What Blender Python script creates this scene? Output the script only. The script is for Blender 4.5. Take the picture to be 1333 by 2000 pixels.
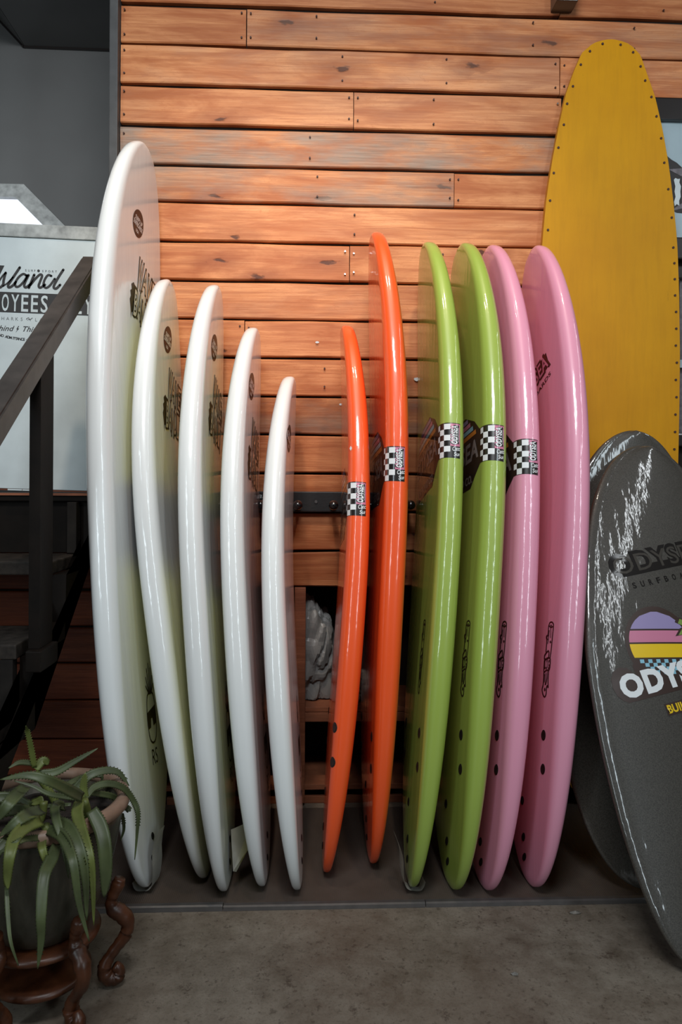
import bpy, bmesh, math, random
import numpy as np
from mathutils import Vector, Matrix

for o in list(bpy.data.objects):
    bpy.data.objects.remove(o)
SC = bpy.context.scene
COL = SC.collection
random.seed(7)

# ------------------------------------------------------------------ camera
CAMH = 1.2
yaw, roll = math.radians(2.43), 0.0057
fwd = Vector((math.sin(yaw), math.cos(yaw), 0))
rgt = Vector((math.cos(yaw), -math.sin(yaw), 0))
upv = Vector((0, 0, 1))
cr = rgt * math.cos(roll) + upv * math.sin(roll)
cu_ = upv * math.cos(roll) - rgt * math.sin(roll)
cam = bpy.data.objects.new('camera', bpy.data.cameras.new('camera'))
COL.objects.link(cam)
M = Matrix((cr, cu_, -fwd)).transposed().to_4x4()
M.translation = Vector((0, 0, CAMH))
cam.matrix_world = M
cam.data.sensor_width = 36
cam.data.lens = 25.99
cam.data.shift_y = -0.025
cam.data.clip_start = 0.05
SC.camera = cam

# ------------------------------------------------------------------ world, lamps, exposure
W = bpy.data.worlds.new('world')
SC.world = W
W.use_nodes = True
W.node_tree.nodes['Background'].inputs[0].default_value = (0.60, 0.53, 0.48, 1)
W.node_tree.nodes['Background'].inputs[1].default_value = 0.008

def area(name, loc, target, sx, sy, power, color):
    d = bpy.data.lights.new(name, 'AREA')
    d.shape = 'RECTANGLE'; d.size = sx; d.size_y = sy; d.energy = power; d.color = color
    o = bpy.data.objects.new(name, d); COL.objects.link(o)
    o.location = loc
    o.rotation_euler = (Vector(target) - Vector(loc)).to_track_quat('-Z', 'Y').to_euler()
    return o

def spot(name, loc, target, power, color, deg, blend, size=0.06):
    d = bpy.data.lights.new(name, 'SPOT')
    d.energy = power; d.color = color; d.spot_size = math.radians(deg); d.spot_blend = blend; d.shadow_soft_size = size
    o = bpy.data.objects.new(name, d); COL.objects.link(o)
    o.location = loc
    o.rotation_euler = (Vector(target) - Vector(loc)).to_track_quat('-Z', 'Y').to_euler()
    return o

COOL = (0.80, 0.93, 1.0)
WARM = (1.0, 0.80, 0.62)
area('daylight_pane', (-2.4, -1.9, 2.5), (0, 2.6, 2.0), 0.40, 2.6, 44, COOL)
area('daylight_pane', (2.2, -1.9, 2.5), (0, 2.6, 2.0), 0.40, 2.6, 44, COOL)
area('overhead_fill', (-0.1, 0.05, 3.35), (0, 2.7, 2.0), 1.0, 0.5, 66, (0.93, 0.97, 1.0))  # added unseen fill, makes the light fall off toward the floor
spot('ceiling_spot', (-0.30, 1.35, 3.85), (-0.25, 2.7, 1.62), 140, WARM, 50, 1.0)
spot('ceiling_spot', (0.50, 1.35, 3.85), (0.30, 2.7, 1.62), 108, WARM, 50, 1.0)
area('ceiling_tube', (3.5, -0.2, 3.9), (3.5, -0.2, 0), 0.12, 4.6, 40, (0.92, 0.97, 1.0))
area('back_room_light', (-1.6, 3.0, 2.9), (-1.5, 3.9, 1.9), 0.5, 0.5, 4, (0.92, 0.97, 1.0))

SC.view_settings.view_transform = 'Standard'
SC.view_settings.look = 'None'
SC.view_settings.gamma = 1.0
SC.view_settings.use_curve_mapping = False
SC.view_settings.exposure = -0.08

# ------------------------------------------------------------------ helpers: objects
def link(name, me, mat=None, parent=None, smooth=False, recentre=True, mats=None):
    if isinstance(me, bmesh.types.BMesh):
        bmesh.ops.recalc_face_normals(me, faces=me.faces)
        m = bpy.data.meshes.new(name); me.to_mesh(m); me.free(); me = m
    for mm in (mats or [mat]):
        if mm: me.materials.append(mm)
    if smooth:
        me.polygons.foreach_set('use_smooth', [True] * len(me.polygons))
    o = bpy.data.objects.new(name, me); COL.objects.link(o)
    n = len(me.vertices)
    if recentre and n:
        co = np.empty(n * 3); me.vertices.foreach_get('co', co); co = co.reshape(-1, 3)
        c = (co.min(0) + co.max(0)) / 2
        me.vertices.foreach_set('co', (co - c).ravel()); o.location = c
    me.update()
    if parent is not None:
        p = parent
        off = Vector((0, 0, 0))
        while p is not None:
            off += p.location; p = p.parent
        o.parent = parent; o.location = o.location - off
    return o

def thing(name, label, cat, loc=(0, 0, 0), group=None):
    o = bpy.data.objects.new(name, None); COL.objects.link(o)
    o.location = loc; o.empty_display_size = 0.1
    o['label'] = label; o['category'] = cat
    if group: o['group'] = group
    return o

def tag(o, label, cat, group=None):
    o['label'] = label; o['category'] = cat
    if group: o['group'] = group
    return o

def struct(o):
    o['kind'] = 'structure'; return o

def stuff(o):
    o['kind'] = 'stuff'; return o

def add_box(bm, x0, x1, y0, y1, z0, z1, bev=0.0):
    r = bmesh.ops.create_cube(bm, size=1)
    vs = r['verts']
    for v in vs:
        v.co = Vector(((x0 + x1) / 2 + v.co.x * (x1 - x0), (y0 + y1) / 2 + v.co.y * (y1 - y0), (z0 + z1) / 2 + v.co.z * (z1 - z0)))
    if bev:
        es = list({e for v in vs for e in v.link_edges})
        bmesh.ops.bevel(bm, geom=es, offset=bev, segments=2, affect='EDGES', profile=0.6)
    return bm

def box(*a, **k):
    return add_box(bmesh.new(), *a, **k)

def prism(pts, axis, c0, c1):
    """polygon pts in the two other axes, extruded along axis from c0 to c1"""
    bm = bmesh.new()
    def mk(c):
        out = []
        for a, b in pts:
            out.append(bm.verts.new((c, a, b) if axis == 'x' else (a, c, b) if axis == 'y' else (a, b, c)))
        return out
    A, B = mk(c0), mk(c1)
    bm.faces.new(A); bm.faces.new(B)
    for i in range(len(A)):
        j = (i + 1) % len(A)
        bm.faces.new((A[i], A[j], B[j], B[i]))
    return bm

def lathe(prof, cx, cy, n=48, bm=None, closed=False):
    bm = bm or bmesh.new(); rings = []
    for r, z in prof:
        rings.append([bm.verts.new((cx + r * math.cos(2 * math.pi * i / n), cy + r * math.sin(2 * math.pi * i / n), z)) for i in range(n)])
    pairs = list(zip(rings, rings[1:])) + ([(rings[-1], rings[0])] if closed else [])
    for a, b in pairs:
        for i in range(n):
            j = (i + 1) % n
            bm.faces.new((a[i], a[j], b[j], b[i]))
    if not closed:
        bm.faces.new(rings[0]); bm.faces.new(rings[-1])
    return bm

def catmull(P, n=6):
    P = [np.array(p, float) for p in P]
    if len(P) < 3:
        return [P[0] + (P[-1] - P[0]) * t for t in np.linspace(0, 1, n + 1)]
    Q = [2 * P[0] - P[1]] + P + [2 * P[-1] - P[-2]]
    out = []
    for i in range(1, len(Q) - 2):
        a, b, c, d = Q[i - 1:i + 3]
        for k in range(n):
            t = k / n
            out.append(0.5 * (2 * b + (c - a) * t + (2 * a - 5 * b + 4 * c - d) * t * t + (3 * b - a - 3 * c + d) * t ** 3))
    out.append(P[-1])
    return out

def tube(path, radii, n=12, bm=None):
    bm = bm or bmesh.new()
    path = [Vector(p) for p in path]; rings = []
    up = Vector((0.31, 0.2, 0.93))
    for i, p in enumerate(path):
        d = (path[min(i + 1, len(path) - 1)] - path[max(i - 1, 0)]).normalized()
        a = d.cross(up)
        if a.length < 1e-3: a = d.cross(Vector((1, 0, 0)))
        a.normalize(); b = d.cross(a)
        r = radii[i] if hasattr(radii, '__len__') else radii
        rings.append([bm.verts.new(p + (a * math.cos(2 * math.pi * k / n) + b * math.sin(2 * math.pi * k / n)) * r) for k in range(n)])
    for a, b in zip(rings, rings[1:]):
        for k in range(n):
            j = (k + 1) % n
            bm.faces.new((a[k], a[j], b[j], b[k]))
    bm.faces.new(rings[0]); bm.faces.new(rings[-1])
    return bm

# ------------------------------------------------------------------ helpers: materials
def srgb(r, g, b):
    f = lambda c: (c / 255 / 12.92) if c / 255 <= 0.04045 else ((c / 255 + 0.055) / 1.055) ** 2.4
    return (f(r), f(g), f(b), 1)

class NT:
    def __init__(s, name):
        s.m = bpy.data.materials.new(name); s.m.use_nodes = True
        s.t = s.m.node_tree; s.b = s.t.nodes['Principled BSDF']
    def n(s, typ, **k):
        x = s.t.nodes.new(typ)
        for a, v in k.items(): setattr(x, a, v)
        return x
    def l(s, a, b): s.t.links.new(a, b)
    def val(s, **k):
        for a, v in k.items(): s.b.inputs[a.replace('_', ' ')].default_value = v
    def math(s, op, a, b=None, c=None):
        x = s.n('ShaderNodeMath', operation=op)
        for i, v in enumerate((a, b, c)):
            if v is None: continue
            if isinstance(v, (int, float)): x.inputs[i].default_value = v
            else: s.l(v, x.inputs[i])
        return x.outputs[0]
    def mix(s, f, a, b, mode='MIX'):
        x = s.n('ShaderNodeMix', data_type='RGBA', blend_type=mode)
        for i, v in ((0, f), (6, a), (7, b)):
            if isinstance(v, (int, float, tuple)): x.inputs[i].default_value = v
            else: s.l(v, x.inputs[i])
        return x.outputs[2]
    def coord(s, scale=(1, 1, 1), offset=None, kind='Object'):
        tc = s.n('ShaderNodeTexCoord'); mp = s.n('ShaderNodeMapping')
        s.l(tc.outputs[kind], mp.inputs[0]); mp.inputs['Scale'].default_value = scale
        if offset is not None: s.l(offset, mp.inputs['Location'])
        return mp.outputs[0]
    def noise(s, vec, scale, detail=4, rough=0.55, dist=0.0):
        x = s.n('ShaderNodeTexNoise'); s.l(vec, x.inputs['Vector'])
        x.inputs['Scale'].default_value = scale; x.inputs['Detail'].default_value = detail
        x.inputs['Roughness'].default_value = rough; x.inputs['Distortion'].default_value = dist
        return x.outputs['Fac']
    def ramp(s, fac, stops):
        x = s.n('ShaderNodeValToRGB'); s.l(fac, x.inputs[0])
        e = x.color_ramp.elements
        while len(e) < len(stops): e.new(0.5)
        for i, (p, c) in enumerate(stops):
            e[i].position = p; e[i].color = c if isinstance(c, tuple) else (c, c, c, 1)
        return x.outputs[0]
    def bump(s, h, strength=0.3, dist=0.01, to='Normal'):
        x = s.n('ShaderNodeBump'); x.inputs['Strength'].default_value = strength; x.inputs['Distance'].default_value = dist
        s.l(h, x.inputs['Height']); s.l(x.outputs[0], s.b.inputs[to])

def plain(name, col, rough=0.5, metal=0.0, coat=0.0, var=0.0, vscale=20, bump=0.0, spec=0.5):
    t = NT(name); t.val(Roughness=rough, Metallic=metal)
    t.b.inputs['Specular IOR Level'].default_value = spec
    t.b.inputs['Coat Weight'].default_value = coat; t.b.inputs['Coat Roughness'].default_value = 0.04
    if var or bump:
        f = t.noise(t.coord(), vscale, 5)
        if var:
            c2 = tuple(max(0, c * (1 - var)) for c in col[:3]) + (1,)
            c3 = tuple(min(1, c * (1 + var)) for c in col[:3]) + (1,)
            t.l(t.ramp(f, [(0.3, c2), (0.7, c3)]), t.b.inputs['Base Color'])
        else: t.b.inputs['Base Color'].default_value = col
        if bump: t.bump(f, bump, 0.004)
    else: t.b.inputs['Base Color'].default_value = col
    return t.m

def wood(name, light, dark, knot, grey, rough=0.55, spec=0.35):
    """plank wood: streaky grain along X, ring lines, knots; object colour = (brightness, greyness, redness)"""
    t = NT(name); t.val(Roughness=rough); t.b.inputs['Specular IOR Level'].default_value = spec
    oi = t.n('ShaderNodeObjectInfo')
    cx = t.n('ShaderNodeCombineXYZ')
    t.l(t.math('MULTIPLY', oi.outputs['Random'], 61.7), cx.inputs[0]); t.l(t.math('MULTIPLY', oi.outputs['Random'], 13.1), cx.inputs[2])
    base = t.coord((1, 1, 1), cx.outputs[0])
    def st(sc):
        mp = t.n('ShaderNodeMapping'); t.l(base, mp.inputs[0]); mp.inputs['Scale'].default_value = sc; return mp.outputs[0]
    broad = t.noise(st((1.6, 2, 7)), 1.6, 4, 0.6, 0.6)
    fine = t.noise(st((3, 6, 120)), 1.5, 5, 0.7)
    mid = t.noise(st((1.3, 3, 26)), 1.5, 5, 0.65, 0.8)
    # knots
    vo = t.n('ShaderNodeTexVoronoi', voronoi_dimensions='2D'); vs_ = t.n('ShaderNodeSeparateXYZ'); wn_ = t.n('ShaderNodeTexNoise'); t.l(st((9, 1, 16)), wn_.inputs['Vector']); wn_.inputs['Scale'].default_value = 1.6; wn_.inputs['Detail'].default_value = 3; va_ = t.n('ShaderNodeVectorMath', operation='MULTIPLY_ADD'); t.l(wn_.outputs['Color'], va_.inputs[0]); va_.inputs[1].default_value = (.28, 0, .30); t.l(st((2.3, 1, 6.5)), va_.inputs[2]); t.l(va_.outputs[0], vs_.inputs[0]); vc_ = t.n('ShaderNodeCombineXYZ'); t.l(vs_.outputs[0], vc_.inputs[0]); t.l(vs_.outputs[2], vc_.inputs[1]); t.l(vc_.outputs[0], vo.inputs['Vector']); vo.inputs['Scale'].default_value = 1.0
    vo.inputs['Randomness'].default_value = 0.9
    d = vo.outputs['Distance']
    sep = t.n('ShaderNodeSeparateColor'); t.l(vo.outputs['Color'], sep.inputs[0])
    on = t.math('GREATER_THAN', sep.outputs[0], 0.55)
    kn = t.math('MULTIPLY', t.ramp(d, [(0.035, 1.0), (0.065, 0.0)]), on)
    halo = t.math('MULTIPLY', t.ramp(d, [(0.04, 1.0), (0.34, 0.0)]), on)
    # ring lines bent around the knots
    r = t.math('MULTIPLY_ADD', broad, 9.0, t.math('MULTIPLY', halo, 3.0))
    rings = t.math('ABSOLUTE', t.math('SINE', t.math('MULTIPLY', r, 6.0)))
    c = t.ramp(broad, [(0.36, dark), (0.58, light)])
    c = t.mix(t.math('MULTIPLY', t.ramp(mid, [(0.36, 1.0), (0.52, 0.0)]), 0.6), c, (dark[0] * .8, dark[1] * .72, dark[2] * .65, 1))
    c = t.mix(t.math('MULTIPLY', t.ramp(mid, [(0.54, 0.0), (0.68, 1.0)]), 0.35), c, (light[0] * 1.10, light[1] * 1.22, light[2] * 1.35, 1))
    c = t.mix(t.math('MULTIPLY', t.ramp(rings, [(0.0, 1.0), (0.22, 0.0)]), 0.38), c, dark)
    c = t.mix(t.math('MULTIPLY', t.ramp(fine, [(0.38, 1.0), (0.56, 0.0)]), 0.5), c, dark)
    c = t.mix(t.math('MULTIPLY', halo, 0.62), c, knot)
    c = t.mix(t.math('MULTIPLY', kn, 0.85), c, (knot[0] * 0.22, knot[1] * 0.2, knot[2] * 0.2, 1))
    so = t.n('ShaderNodeSeparateColor'); t.l(oi.outputs['Color'], so.inputs[0])
    gm = t.ramp(t.noise(st((1.2, 1, 4)), 1.3, 5, 0.65), [(0.42, 0.0), (0.6, 1.0)])
    c = t.mix(t.math('MULTIPLY', gm, so.outputs[1]), c, t.mix(t.ramp(fine, [(0.3, 1.0), (0.62, 0.0)]), grey, (grey[0] * 0.5, grey[1] * 0.46, grey[2] * 0.42, 1)))
    c = t.mix(so.outputs[2], c, (0.6, 0.30, 0.16, 1), 'MULTIPLY')
    hs = t.n('ShaderNodeHueSaturation'); t.l(c, hs.inputs['Color']); t.l(so.outputs[0], hs.inputs['Value'])
    t.l(hs.outputs[0], t.b.inputs['Base Color'])
    t.bump(t.math('ADD', t.math('MULTIPLY', fine, 0.7), t.math('MULTIPLY', kn, -0.5)), 0.35, 0.004)
    return t.m

def foam(name, col, rough=0.42, wrap=0.5, second=None, speck=None, coat=1.0, crough=0.085, fleck=0.12):
    """soft foam skin under clear shrink wrap: glossy coat with faint vertical creases"""
    t = NT(name); t.val(Roughness=rough); t.b.inputs['Coat Weight'].default_value = coat
    t.b.inputs['Coat Roughness'].default_value = crough; t.b.inputs['Coat IOR'].default_value = 1.5
    v = t.coord((1, 1, 1))
    if second:
        sx = t.n('ShaderNodeSeparateXYZ'); t.l(v, sx.inputs[0])
        f = t.math('ADD', sx.outputs[2], t.math('MULTIPLY', t.noise(v, 5, 4), 0.25))
        m = t.ramp(f, [(0.0, 0.0), (1.0, 0.0)])
        rr = m.node.color_ramp; rr.elements[0].position = 0.10; rr.elements[1].position = 0.14
        rr.elements[1].color = (1, 1, 1, 1); e = rr.elements.new(0.34); e.color = (1, 1, 1, 1); e = rr.elements.new(0.38); e.color = (0, 0, 0, 1)
        t.l(t.mix(m, col, second), t.b.inputs['Base Color'])
    elif speck:
        f = t.noise(v, 330, 2, 0.8)
        t.l(t.ramp(f, [(0.36, col), (0.66, speck)]), t.b.inputs['Base Color'])
    else:
        f = t.noise(v, 14, 3)
        t.l(t.mix(t.math('MULTIPLY', f, 0.10), col, (col[0] * .8, col[1] * .8, col[2] * .8, 1)), t.b.inputs['Base Color'])
    mp = t.coord((26, 26, 1.6))
    h = t.math('ADD', t.noise(mp, 1.0, 3, 0.5), t.math('MULTIPLY', t.noise(t.coord((150, 150, 20)), 1.0, 2), fleck))
    t.bump(h, wrap, 0.0035, 'Coat Normal')
    return t.m

def decal_mat(name, col, rough=0.3, coat=1.0):
    t = NT(name); t.val(Roughness=rough); t.b.inputs['Specular IOR Level'].default_value = 0.5 * coat; t.b.inputs['Base Color'].default_value = col
    t.b.inputs['Coat Weight'].default_value = coat; t.b.inputs['Coat Roughness'].default_value = 0.06
    return t.m

def concrete():
    t = NT('concrete'); v = t.coord()
    a = t.noise(v, 1.3, 6, 0.6); b = t.noise(v, 9, 8, 0.72); s = t.noise(v, 55, 4, 0.7)
    c = t.ramp(b, [(0.30, (0.10, 0.079, 0.058, 1)), (0.52, (0.178, 0.150, 0.117, 1)), (0.72, (0.24, 0.208, 0.166, 1))])
    c = t.mix(t.ramp(a, [(0.42, 0.0), (0.68, 0.6)]), c, (0.115, 0.080, 0.056, 1))
    g_ = t.noise(v, 120, 3, 0.8)
    c = t.mix(t.math('MULTIPLY', t.ramp(g_, [(0.35, 1.0), (0.5, 0.0)]), 0.35), c, (0.07, 0.052, 0.038, 1))
    c = t.mix(t.math('MULTIPLY', t.ramp(s, [(0.58, 0.0), (0.66, 1.0)]), 0.6), c, (0.05, 0.035, 0.024, 1))
    sp = t.noise(v, 7.0, 7, 0.8)
    c = t.mix(t.math('MULTIPLY', t.ramp(sp, [(0.61, 0.0), (0.66, 1.0)]), 0.65), c, (0.055, 0.036, 0.025, 1))
    t.l(c, t.b.inputs['Base Color']); t.l(t.ramp(b, [(0.3, 0.45), (0.7, 0.75)]), t.b.inputs['Roughness'])
    t.bump(t.math('ADD', b, t.math('MULTIPLY', s, 0.4)), 0.25, 0.004)
    return t.m

def rubber():
    t = NT('mat_rubber'); v = t.coord()
    w = t.n('ShaderNodeTexWave', bands_direction='X'); t.l(v, w.inputs['Vector']); w.inputs['Scale'].default_value = 55; w.inputs['Distortion'].default_value = 0.3
    n = t.noise(v, 3.5, 6, 0.65)
    t.l(t.ramp(n, [(0.3, (0.055, 0.040, 0.031, 1)), (0.7, (0.085, 0.066, 0.054, 1))]), t.b.inputs['Base Color'])
    t.val(Roughness=0.55); t.bump(w.outputs['Fac'], 0.25, 0.002)
    return t.m

def yellow_paint():
    t = NT('yellow_paint'); v = t.coord(); st = t.coord((9, 9, 0.9))
    n = t.noise(v, 2.2, 5, 0.6); g = t.noise(st, 6, 6, 0.7); w = t.noise(t.coord((22, 22, 3.0)), 2.4, 5, 0.75)
    c = t.ramp(n, [(0.3, (0.54, 0.235, 0.0015, 1)), (0.7, (0.64, 0.30, 0.002, 1))])
    c = t.mix(t.math('MULTIPLY', t.ramp(g, [(0.35, 1.0), (0.55, 0.0)]), 0.18), c, (0.38, 0.17, 0.004, 1))
    c = t.mix(t.math('MULTIPLY', t.ramp(w, [(0.70, 0.0), (0.735, 1.0)]), 0.75), c, (0.16, 0.05, 0.006, 1))
    t.l(c, t.b.inputs['Base Color']); t.val(Roughness=0.5); t.b.inputs['Specular IOR Level'].default_value = 0.25
    t.bump(g, 0.12, 0.003)
    return t.m

M_WOOD = wood('pine_plank', (0.68, 0.285, 0.112, 1), (0.43, 0.128, 0.038, 1), (0.24, 0.055, 0.014, 1), (0.36, 0.27, 0.21, 1))
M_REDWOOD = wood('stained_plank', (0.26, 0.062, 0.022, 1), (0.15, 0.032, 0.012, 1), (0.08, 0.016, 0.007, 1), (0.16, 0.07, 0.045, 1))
M_SHELFWOOD = wood('shelf_wood', (0.30, 0.105, 0.05, 1), (0.19, 0.06, 0.028, 1), (0.10, 0.03, 0.015, 1), (0.2, 0.13, 0.1, 1))
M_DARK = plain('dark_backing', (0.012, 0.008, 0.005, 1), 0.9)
M_BLACKWOOD = plain('black_stained_wood', (0.006, 0.0038, 0.0026, 1), 0.65, spec=0.15, var=0.35, vscale=14, bump=0.2)
M_TREAD = plain('dusty_black_tread', (0.028, 0.022, 0.018, 1), 0.65, spec=0.25, var=0.6, vscale=34, bump=0.2)
M_CLEAT = plain('dark_cleat', (0.016, 0.013, 0.011, 1), 0.7, spec=0.2, var=0.3)
M_RAIL = plain('worn_handrail', (0.050, 0.041, 0.036, 1), 0.45, var=0.3, vscale=18, bump=0.15)
M_TRIM = plain('grey_black_trim', (0.055, 0.055, 0.055, 1), 0.6, var=0.2)
M_GREYWALL = plain('grey_painted_wall', (0.125, 0.125, 0.123, 1), 0.8, var=0.06, vscale=3)
M_PANEL = plain('pale_panel_paint', (0.56, 0.62, 0.635, 1), 0.55, var=0.10, vscale=6)
M_PANELRIM = plain('dirty_panel_rim', (0.36, 0.37, 0.36, 1), 0.7, var=0.35, vscale=24)
M_INK = plain('black_ink', (0.022, 0.018, 0.017, 1), 0.5)
M_INKGREY = plain('grey_ink', (0.16, 0.17, 0.17, 1), 0.5)
M_BLACKMETAL = plain('black_metal', (0.006, 0.006, 0.007, 1), 0.55, metal=0.0, var=0.3, vscale=90, bump=0.12)
M_KNOB = plain('black_knob', (0.008, 0.008, 0.009, 1), 0.16, coat=0.5)
M_STEEL = plain('steel', (0.5, 0.5, 0.5, 1), 0.3, metal=1.0)
M_RUST = plain('rusty_screw', (0.05, 0.014, 0.008, 1), 0.6)
M_CONC = concrete()
M_MAT = rubber()
M_STRIP = plain('mat_edge_strip', (0.070, 0.063, 0.060, 1), 0.42, var=0.15, vscale=30)
M_STRIP2 = plain('aluminium_strip', (0.13, 0.123, 0.12, 1), 0.38, metal=0.5, var=0.15)
M_WHITE = foam('white_foam', (0.71, 0.735, 0.735, 1), crough=0.12)
M_LIME = foam('lime_slick', (0.72, 0.68, 0.015, 1), second=(0.02, 0.02, 0.022, 1))
M_CORAL = foam('coral_slick', (0.60, 0.10, 0.04, 1))
M_ORANGE = foam('orange_foam', (0.88, 0.095, 0.014, 1))
M_ORANGEB = foam('orange_slick', (0.70, 0.13, 0.03, 1))
M_GREEN = foam('green_foam', (0.31, 0.42, 0.070, 1))
M_GREENB = foam('amber_slick', (0.45, 0.19, 0.03, 1))
M_PINK = foam('pink_foam', (0.75, 0.31, 0.43, 1))
M_PINKB = foam('rose_slick', (0.80, 0.05, 0.07, 1))
M_GREY = foam('heather_grey_foam', (0.026, 0.022, 0.017, 1), wrap=0.6, crough=0.075, fleck=0.03, speck=(0.070, 0.063, 0.052, 1), rough=0.5)
M_GREYB = foam('black_slick', (0.012, 0.011, 0.010, 1))
D_BROWN = decal_mat('sticker_brown', (0.038, 0.016, 0.012, 1), .5, .25)
D_WHITE = decal_mat('print_white', (0.74, 0.76, 0.77, 1), .4, .5)
D_CREAM = decal_mat('print_cream', (0.62, 0.60, 0.50, 1))
D_DARK = decal_mat('print_dark', (0.030, 0.023, 0.012, 1), .5, .25)
D_BLACK = decal_mat('print_black', (0.016, 0.013, 0.012, 1))
D_PINK = decal_mat('print_pink', (0.58, 0.20, 0.31, 1))
D_GREY = decal_mat('print_grey', (0.20, 0.18, 0.18, 1))
D_PURPLE = decal_mat('print_purple', (0.30, 0.25, 0.45, 1))
D_YELLOW = decal_mat('print_yellow', (0.78, 0.52, 0.02, 1))
D_BLUE = decal_mat('print_blue', (0.25, 0.50, 0.62, 1))
D_GREEN = decal_mat('print_green', (0.20, 0.30, 0.07, 1))
D_ORANGE = decal_mat('print_orange', (0.55, 0.20, 0.03, 1))
D_DKBROWN = decal_mat('print_dark_brown', (0.050, 0.030, 0.025, 1))
D_FAINT = decal_mat('print_faint', (0.010, 0.008, 0.007, 1), .5, .3)
M_PLUG = plain('plug_rubber', (0.006, 0.006, 0.006, 1), 0.5)
M_CARD = plain('white_card', (0.50, 0.49, 0.46, 1), 0.6, var=0.1)
M_YELLOW = yellow_paint()
M_YELLOWEDGE = plain('yellow_edge_paint', (0.50, 0.21, 0.01, 1), 0.5, var=0.2, vscale=12)
M_BAG = plain('grey_bag_cloth', (0.24, 0.235, 0.225, 1), 0.42, var=0.15, vscale=8)
M_POT = NT('glazed_pot')
_v = M_POT.coord((14, 14, 1.6)); _n = M_POT.noise(_v, 1.5, 6, 0.65)
M_POT.l(M_POT.ramp(_n, [(0.3, (0.022, 0.022, 0.015, 1)), (0.6, (0.050, 0.047, 0.034, 1)), (0.8, (0.11, 0.088, 0.06, 1))]), M_POT.b.inputs['Base Color'])
M_POT.val(Roughness=0.32); M_POT.bump(_n, 0.2, 0.004); M_POT = M_POT.m
M_RIM = plain('clay_rim', (0.20, 0.125, 0.085, 1), 0.5, var=0.3, vscale=16, bump=0.2)
M_SOIL = plain('soil', (0.016, 0.010, 0.007, 1), 0.95, var=0.5, vscale=60, bump=0.8)
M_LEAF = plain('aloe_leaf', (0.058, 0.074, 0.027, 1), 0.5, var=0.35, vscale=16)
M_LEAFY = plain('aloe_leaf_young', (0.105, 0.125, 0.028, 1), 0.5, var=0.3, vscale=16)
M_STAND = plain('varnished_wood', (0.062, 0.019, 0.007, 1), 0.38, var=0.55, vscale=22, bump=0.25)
M_FRAME = plain('black_frame', (0.018, 0.014, 0.013, 1), 0.30, coat=0.3)
M_SKYPRINT = plain('pale_blue_print', (0.33, 0.42, 0.46, 1), 0.35, var=0.08, vscale=6)
M_GREYPRINT = plain('grey_print', (0.13, 0.115, 0.125, 1), 0.35, var=0.4, vscale=60)
M_SCRAP = plain('clear_scrap', (0.35, 0.33, 0.30, 1), 0.2, coat=0.6)
M_GLOW = NT('window_daylight'); M_GLOW.b.inputs['Base Color'].default_value = (0.8, 0.85, 0.9, 1)
M_GLOW.b.inputs['Emission Color'].default_value = (0.80, 0.84, 0.95, 1); M_GLOW.b.inputs['Emission Strength'].default_value = 1.05; M_GLOW = M_GLOW.m

# ================================================================== the setting
DW = 2.78
floor = struct(link('floor', box(-3.2, 3.2, -3.2, 5.0, -0.1, 0.0), M_CONC))

# backing of the plank wall; an opening is left for the shelf and for the room beyond the stairs
bm = bmesh.new()
add_box(bm, -0.744, 2.2, 2.803, 2.86, 0.822, 3.5)
add_box(bm, 0.957, 2.2, 2.80, 2.86, 0.0, 0.822)
add_box(bm, -2.2, -0.56, 2.823, 2.86, 0.0, 1.14)
wall_back = struct(link('wall_back', bm, M_DARK))

def plank(x0, x1, z0, z1, yf, th, mat, col, seed):
    rnd = random.Random(seed)
    n = max(2, int((x1 - x0) / 0.20)); bm = bmesh.new(); secs = []
    ty = rnd.uniform(-.0025, .0025)
    jb = [rnd.uniform(-.0022, .0022) for _ in range(n + 1)]; jt = [rnd.uniform(-.0022, .0022) for _ in range(n + 1)]
    for i in range(n + 1):
        x = x0 + (x1 - x0) * i / n
        a, b = z0 + jb[i], z1 + jt[i]; y = yf + rnd.uniform(-.0012, .0012)
        secs.append([bm.verts.new(p) for p in ((x, yf + th, a), (x, y + .004 + ty, a), (x, y + ty, a + .004), (x, y - ty, b - .004), (x, y + .004 - ty, b), (x, yf + th, b))])
    for s, t in zip(secs, secs[1:]):
        for k in range(6):
            j = (k + 1) % 6
            bm.faces.new((s[k], s[j], t[j], t[k]))
    bm.faces.new(secs[0]); bm.faces.new(secs[-1])
    o = link('plank', bm, mat, wall_back); o.color = col + (1,)
    return o

ZJ = [3.145, 2.997, 2.846, 2.697, 2.547, 2.401, 2.261, 2.115, 1.970, 1.827, 1.683, 1.540, 1.395, 1.250, 1.106, 0.959, 0.822]
XL, XR, XF = -0.711, 0.951, 2.1
ROWS = [[(XL, 0.941), (0.944, XF)], [(XL, -0.248), (-0.244, XF)], [(XL, 0.942), (0.946, XF)], [(XL, 0.156), (0.159, XR)], [(XL, XR)],
        [(XL, 0.540), (0.542, XR)], [(XL, XR)], [(XL, 0.144), (0.147, XR)], [(XL, XR)], [(XL, -0.248), (-0.245, XR)], [(XL, 0.60), (0.602, XR)],
        [(XL, XR)], [(XL, 0.33), (0.332, XR)], [(XL, XR)], [(XL, -0.3), (-0.298, XR)], [(XL, XR)]]
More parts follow.
